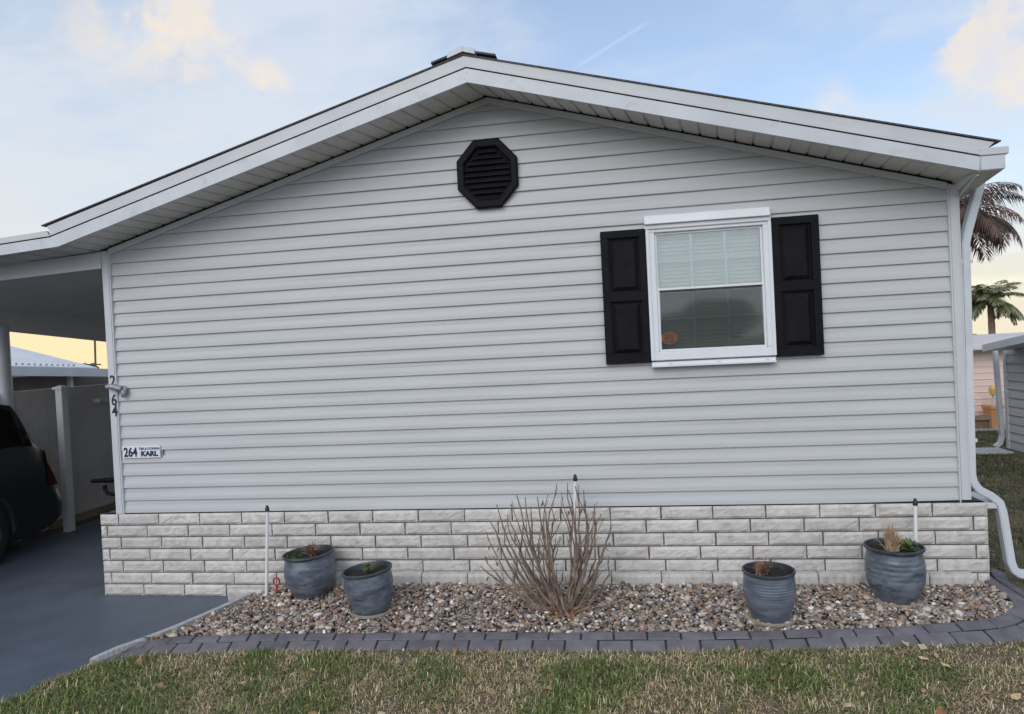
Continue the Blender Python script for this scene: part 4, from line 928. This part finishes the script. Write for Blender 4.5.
b.build('wall', 'shed', sh)
MB().box(10.135, 10.19, 5.99, 6.06, -.62, .93).build('corner_trim', 'trim', sh)
b = MB(); b.hexa([(9.80, 2.5, 1.30), (14.4, 2.5, 1.30), (14.4, 5.80, .88), (9.80, 5.80, .88)], [(9.80, 2.5, 1.385), (14.4, 2.5, 1.385), (14.4, 5.80, .965), (9.80, 5.80, .965)]); b.build('roof', 'nroof', sh)
MB().hexa([(9.74, 2.5, 1.295), (9.797, 2.5, 1.295), (9.797, 5.82, .872), (9.74, 5.82, .872)], [(9.74, 2.5, 1.40), (9.797, 2.5, 1.40), (9.797, 5.82, .975), (9.74, 5.82, .975)]).build('rake_fascia', 'white', sh)
dp = MB(); dp.tube([onY(994.5, 348, 6.2), onY(995.5, 356, 6.2), onY(1002, 436, 6.2), onY(1000, 443, 6.2), onY(995, 447, 6.2)], .05, 4, sq=(.034, .028)); dp.build('downspout', 'white', sh)
q = onZ(992, 451, -.60); b = MB(); b.box(q[0]-.55, q[0]+.2, q[1]-.2, q[1]+.25, -.62, -.585); tag(b.build('splash_block', 'strip', bevel=.01), 'pale concrete splash block on the grass under the shed downspout', 'splash block')
q = onY(991, 424, 8.2); pb_ = thing('terracotta_planter', (q[0], 8.2, -.61), 'tall terracotta planter box by the pink wall', 'planter')
b = MB(); a1 = onY(986.5, 426, 8.2); a2 = onY(998, 405, 8.2); b.hexa([(a1[0]+.02, 8.05, -.60), (a2[0]-.02, 8.05, -.60), (a2[0]-.02, 8.3, -.60), (a1[0]+.02, 8.3, -.60)], [(a1[0], 8.02, a2[2]), (a2[0], 8.02, a2[2]), (a2[0], 8.33, a2[2]), (a1[0], 8.33, a2[2])]); b.build('box', 'terra', pb_)
MB().box(a1[0]-.01, a2[0]+.01, 8.01, 8.34, a2[2]-.05, a2[2]+.004).build('rim', 'terra', pb_)
q = onY(978, 424, 8.25); wb = thing('timber_planter', (q[0], 8.25, -.61), 'low brown timber planter box beside the terracotta one', 'planter'); a1 = onY(971, 426, 8.25); a2 = onY(987, 416, 8.25)
MB().box(a1[0], a2[0]-.0, 8.1, 8.40, -.60, a2[2]).build('box', 'darkwood', wb)
b = MB(); b.box(a1[0]-.02, a2[0]+.01, 8.07, 8.10, a2[2]-.05, a2[2]+.02); b.box(a2[0]-.05, a2[0]+.01, 8.06, 8.098, -.60, a2[2]-.05); b.build('edge_trim', 'wood', wb)
q = onY(993.5, 405, 8.15); lt = thing('garden_lantern', (q[0], 8.15, q[2]), 'small lantern on a thin post above the terracotta planter', 'lantern'); t_ = onY(993.2, 395, 8.15)
MB().tube([(q[0], 8.15, q[2]-.02), (q[0], 8.15, t_[2])], .02, 8).build('post', 'fencepost', lt)
MB().lathe([(0, 0), (.05, 0), (.07, .10), (.05, .16), (0, .20)], 10, Matrix.Translation((q[0], 8.15, t_[2]))).build('shade', 'amber', lt, smooth='auto')

# palms
def palm(loc, zc, nf, fl, label, leafm, trunk=True, rt=.16, droop=1., seedv=1, nleaf=34, ll=.5, lw=.035, azr=None):
    r = random.Random(seedv); root = thing('palm_tree', loc, label, 'palm'); x, y, z = loc
    b = MB(); hh = zc-z; b.tube([(x+.05*sin(t*3), y, z+hh*t) for t in np.linspace(0, 1, 14)], [rt*(1.15-.35*t)+.015*(i % 2) for i, t in enumerate(np.linspace(0, 1, 14))], 12); b.tube([(x, y, zc-.1), (x, y, zc+.5*fl*.3)], [rt*1.2, rt*.5], 10); b.build('trunk', 'palmtrunk', root)
    for i in range(nf):
        az = 2*pi*i/nf+r.uniform(-.2, .2) if azr is None else r.uniform(*azr); el = r.uniform(-.2, 1.35); L_ = fl*r.uniform(.8, 1.1); m = MB(); pts = []; p = Vector((x, y, zc)); n = 12; e = el
        for k in range(n+1):
            pts.append(p.copy()); dd = Vector((cos(az)*cos(e), sin(az)*cos(e), sin(e))); p = p+dd*L_/n; e -= droop*r.uniform(.14, .24)
        m.tube(pts, [.022*(1-.8*k/n)*fl/2 for k in range(n+1)], 4, cap=False)
        for k in range(nleaf):
            t = .12+.88*k/nleaf; i0 = min(int(t*n), n-1); q = pts[i0].lerp(pts[i0+1], t*n-i0); tn = (pts[i0+1]-pts[i0]).normalized(); sd = tn.cross(Vector((0, 0, 1))); sd = sd.normalized() if sd.length > .05 else Vector((sin(az), -cos(az), 0))
            for sg in (-1, 1):
                l_ = ll*fl*.5*(sin(pi*min(t*.9+.08, 1))*.8+.25)*r.uniform(.7, 1.15); d_ = (sd*sg*r.uniform(.5, 1)+tn*.55+Vector((0, 0, r.uniform(-.9, -.1)*droop))).normalized(); e1 = q+d_*l_*.55; e2 = q+d_*l_+Vector((0, 0, -.30*l_*droop)); wv = d_.cross(tn).cross(d_).normalized()*lw*fl*.5
                n0 = len(m.v); m.v += [tuple(q), tuple(e1+wv), tuple(e1-wv), tuple(e2)]; m.f += [(n0, n0+1, n0+2), (n0+1, n0+3, n0+2)]
        m.build('frond', leafm, root, fix=False)
c = atS(990, 301, .075); palm((c[0], c[1], -3), c[2], 40, 2.8, 'green feathery palm rising beyond the pink house roof', 'palmleaf', seedv=4, rt=.24, droop=.62)
c = atS(946, 224, .026); palm((c[0], c[1], -.7), c[2], 34, 2.05, 'brown dried palm showing past the roof eave', 'palmdry', seedv=9, rt=.15, droop=.85, nleaf=64, ll=.60, lw=.013)
c = atS(970, 338, .09); palm((c[0], c[1], -.7), c[2], 16, 1.3, 'small dark palm top just above the pink house roof', 'palmleaf', seedv=12, rt=.15, droop=1.3)

# trees across the street, behind the viewer, that the window glass mirrors
for tx_, ty_, th_, tr_, lab_ in ((2.0, -74, 6.8, 5.2, 'tallest of the broad trees across the street behind the viewer'), (9.5, -70, 4.4, 3.6, 'lowest rounded tree across the street behind the viewer'), (16.0, -78, 5.8, 4.6, 'middle sized tree across the street behind the viewer'), (24.0, -72, 4.9, 4.4, 'wide tree at the far end of the row across the street')):
    tree((tx_, ty_, -.78), th_, tr_, lab_, nclump=46, leaf=.5, group='trees across the street')

# ------------------------------------------------------------------ sky and light
SUN_EL, SUN_AZ = radians(32), radians(197)      # azimuth measured from +Y towards +X: high soft sun behind the viewer, veiled by cloud
GLOW_AZ = radians(-48)                           # where the horizon glows yellow
w = bpy.data.worlds.new('World'); scene.world = w; w.use_nodes = True; t = NT(w.node_tree); nt = w.node_tree
bgn = nt.nodes['Background']
sky = t.n('ShaderNodeTexSky', sky_type='NISHITA'); sky.sun_disc = False; sky.sun_elevation = SUN_EL; sky.sun_rotation = SUN_AZ; sky.air_density = 1.0; sky.dust_density = 1.2; sky.ozone_density = 1.2
tc = t.n('ShaderNodeTexCoord'); dvec = tc.outputs['Generated']
sep = t.n('ShaderNodeSeparateXYZ'); t.l(dvec, sep.inputs[0]); dz = sep.outputs[2]
zz = t.math('ADD', t.math('MAXIMUM', dz, 0.0), .22)
pxn = t.math('DIVIDE', sep.outputs[0], zz); pyn = t.math('DIVIDE', sep.outputs[1], zz)
cmb = t.n('ShaderNodeCombineXYZ'); t.l(pxn, cmb.inputs[0]); t.l(pyn, cmb.inputs[1])
mp = t.n('ShaderNodeMapping'); mp.inputs['Scale'].default_value = (.9, 1.5, 1); mp.inputs['Rotation'].default_value = (0, 0, radians(20)); t.l(cmb.outputs[0], mp.inputs[0])
wn = t.n('ShaderNodeTexNoise', i={'Scale': 1.3, 'Detail': 3}); t.l(cmb.outputs[0], wn.inputs['Vector'])
wv = t.n('ShaderNodeVectorMath', operation='MULTIPLY_ADD'); t.l(wn.outputs['Color'], wv.inputs[0]); wv.inputs[1].default_value = (.5, .5, 0); t.l(mp.outputs[0], wv.inputs[2])
n1 = t.noise(wv.outputs[0], 1.5, 8, .60); n2 = t.math('MULTIPLY_ADD', t.noise(dvec, 11.0, 7, .58), 1.7, -.42)
def dist(px, py):
    d_ = ray(px, py); d_ = d_/np.linalg.norm(d_); dp_ = t.n('ShaderNodeVectorMath', operation='DISTANCE'); t.l(dvec, dp_.inputs[0]); dp_.inputs[1].default_value = tuple(d_); return dp_.outputs['Value']
def blob(px, py, rad, amp): return t.math('MULTIPLY', t.ramp(dist(px, py), 0, rad, 1, 0), amp)
def add(*a):
    r_ = a[0]
    for q_ in a[1:]: r_ = t.math('ADD', r_, q_)
    return r_
high = t.ramp(add(n1, blob(20, 190, .80, .20), blob(760, 50, .55, -.13), blob(1010, 230, .38, .20)), .34, .72, .24, .94)
pm = add(blob(1012, 82, .10, .88), blob(942, 48, .062, .80), blob(1005, 5, .085, .78), blob(150, 4, .15, .70), blob(205, 55, .10, .58), blob(272, 82, .05, .8), blob(828, 104, .07, .6), blob(640, 100, .05, .4), blob(60, 60, .12, .35))
n3 = t.noise(dvec, 13.0, 7, .55)
puff = t.math('MULTIPLY', t.ramp(t.math('MULTIPLY', t.math('MINIMUM', pm, 1.15), t.ramp(n3, .36, .60, .12, 1.08)), .20, .95, 0, 1), .62)
n4 = t.noise(dvec, 26.0, 6, .6)
sunside = t.n('ShaderNodeVectorMath', operation='DOT_PRODUCT'); t.l(dvec, sunside.inputs[0]); sunside.inputs[1].default_value = (sin(GLOW_AZ), cos(GLOW_AZ), 0)
low = t.ramp(dz, .02, .42, 1, 0)
warm = t.math('MULTIPLY', t.ramp(sunside.outputs['Value'], -.25, .95), low)
vlow = t.math('MULTIPLY', t.ramp(dz, .0, .17, 1, 0), t.ramp(sunside.outputs['Value'], -.3, .9, .10, 1.))
back = t.ramp(sep.outputs[1], .1, -.7, 0, 1)
CL_A, CL_B, PUFF, GLOW, CL_BACK = (6.1, 6.75, 7.7), (7.1, 7.2, 7.0), (9.0, 7.4, 5.6), (9.4, 7.6, 4.4), (8.6, 9.3, 10.6)
cloudc = t.mix(back, t.mix(warm, CL_A, CL_B), CL_BACK)
skyc = t.n('ShaderNodeVectorMath', operation='SCALE'); cz_ = t.n('ShaderNodeCombineXYZ'); t.l(sep.outputs[0], cz_.inputs[0]); t.l(sep.outputs[1], cz_.inputs[1]); t.l(t.math('MAXIMUM', dz, .015), cz_.inputs[2]); t.l(cz_.outputs[0], sky.inputs['Vector']); t.l(sky.outputs[0], skyc.inputs[0]); skyc.inputs['Scale'].default_value = 1.75
col = t.mix(t.math('MAXIMUM', high, back), skyc.outputs[0], cloudc); col = t.mix(puff, col, t.mix(t.ramp(n4, .35, .65), (7.6, 7.0, 6.7), PUFF)); col = t.mix(vlow, col, GLOW)
# faint contrail: a thin streak along a great circle
d0, d1 = ray(575, 68), ray(648, 22); d0 = d0/np.linalg.norm(d0); d1 = d1/np.linalg.norm(d1); nrm = np.cross(d0, d1); nrm /= np.linalg.norm(nrm)
cd_ = t.n('ShaderNodeVectorMath', operation='DOT_PRODUCT'); t.l(dvec, cd_.inputs[0]); cd_.inputs[1].default_value = tuple(nrm)
ct = t.math('MULTIPLY', t.ramp(t.math('ABSOLUTE', cd_.outputs['Value']), .0006, .0035, 1, 0), t.ramp(dist(612, 45), .035, .065, .16, 0))
col = t.mix(ct, col, (8., 8.2, 8.6))
t.l(col, bgn.inputs['Color']); bgn.inputs['Strength'].default_value = .10
sl_ = bpy.data.lights.new('sun', 'SUN'); sl_.energy = 1.0; sl_.angle = radians(40); sl_.color = (1, .95, .88); so_ = bpy.data.objects.new('sun', sl_); COL.objects.link(so_)
sdir = Vector((sin(SUN_AZ)*cos(SUN_EL), cos(SUN_AZ)*cos(SUN_EL), sin(SUN_EL))); so_.rotation_euler = sdir.to_track_quat('Z', 'Y').to_euler()

vs_ = scene.view_settings; vs_.view_transform = 'Standard'; vs_.look = 'None'; vs_.gamma = 1; vs_.use_curve_mapping = False; vs_.exposure = .20
scene.display_settings.display_device = 'sRGB'
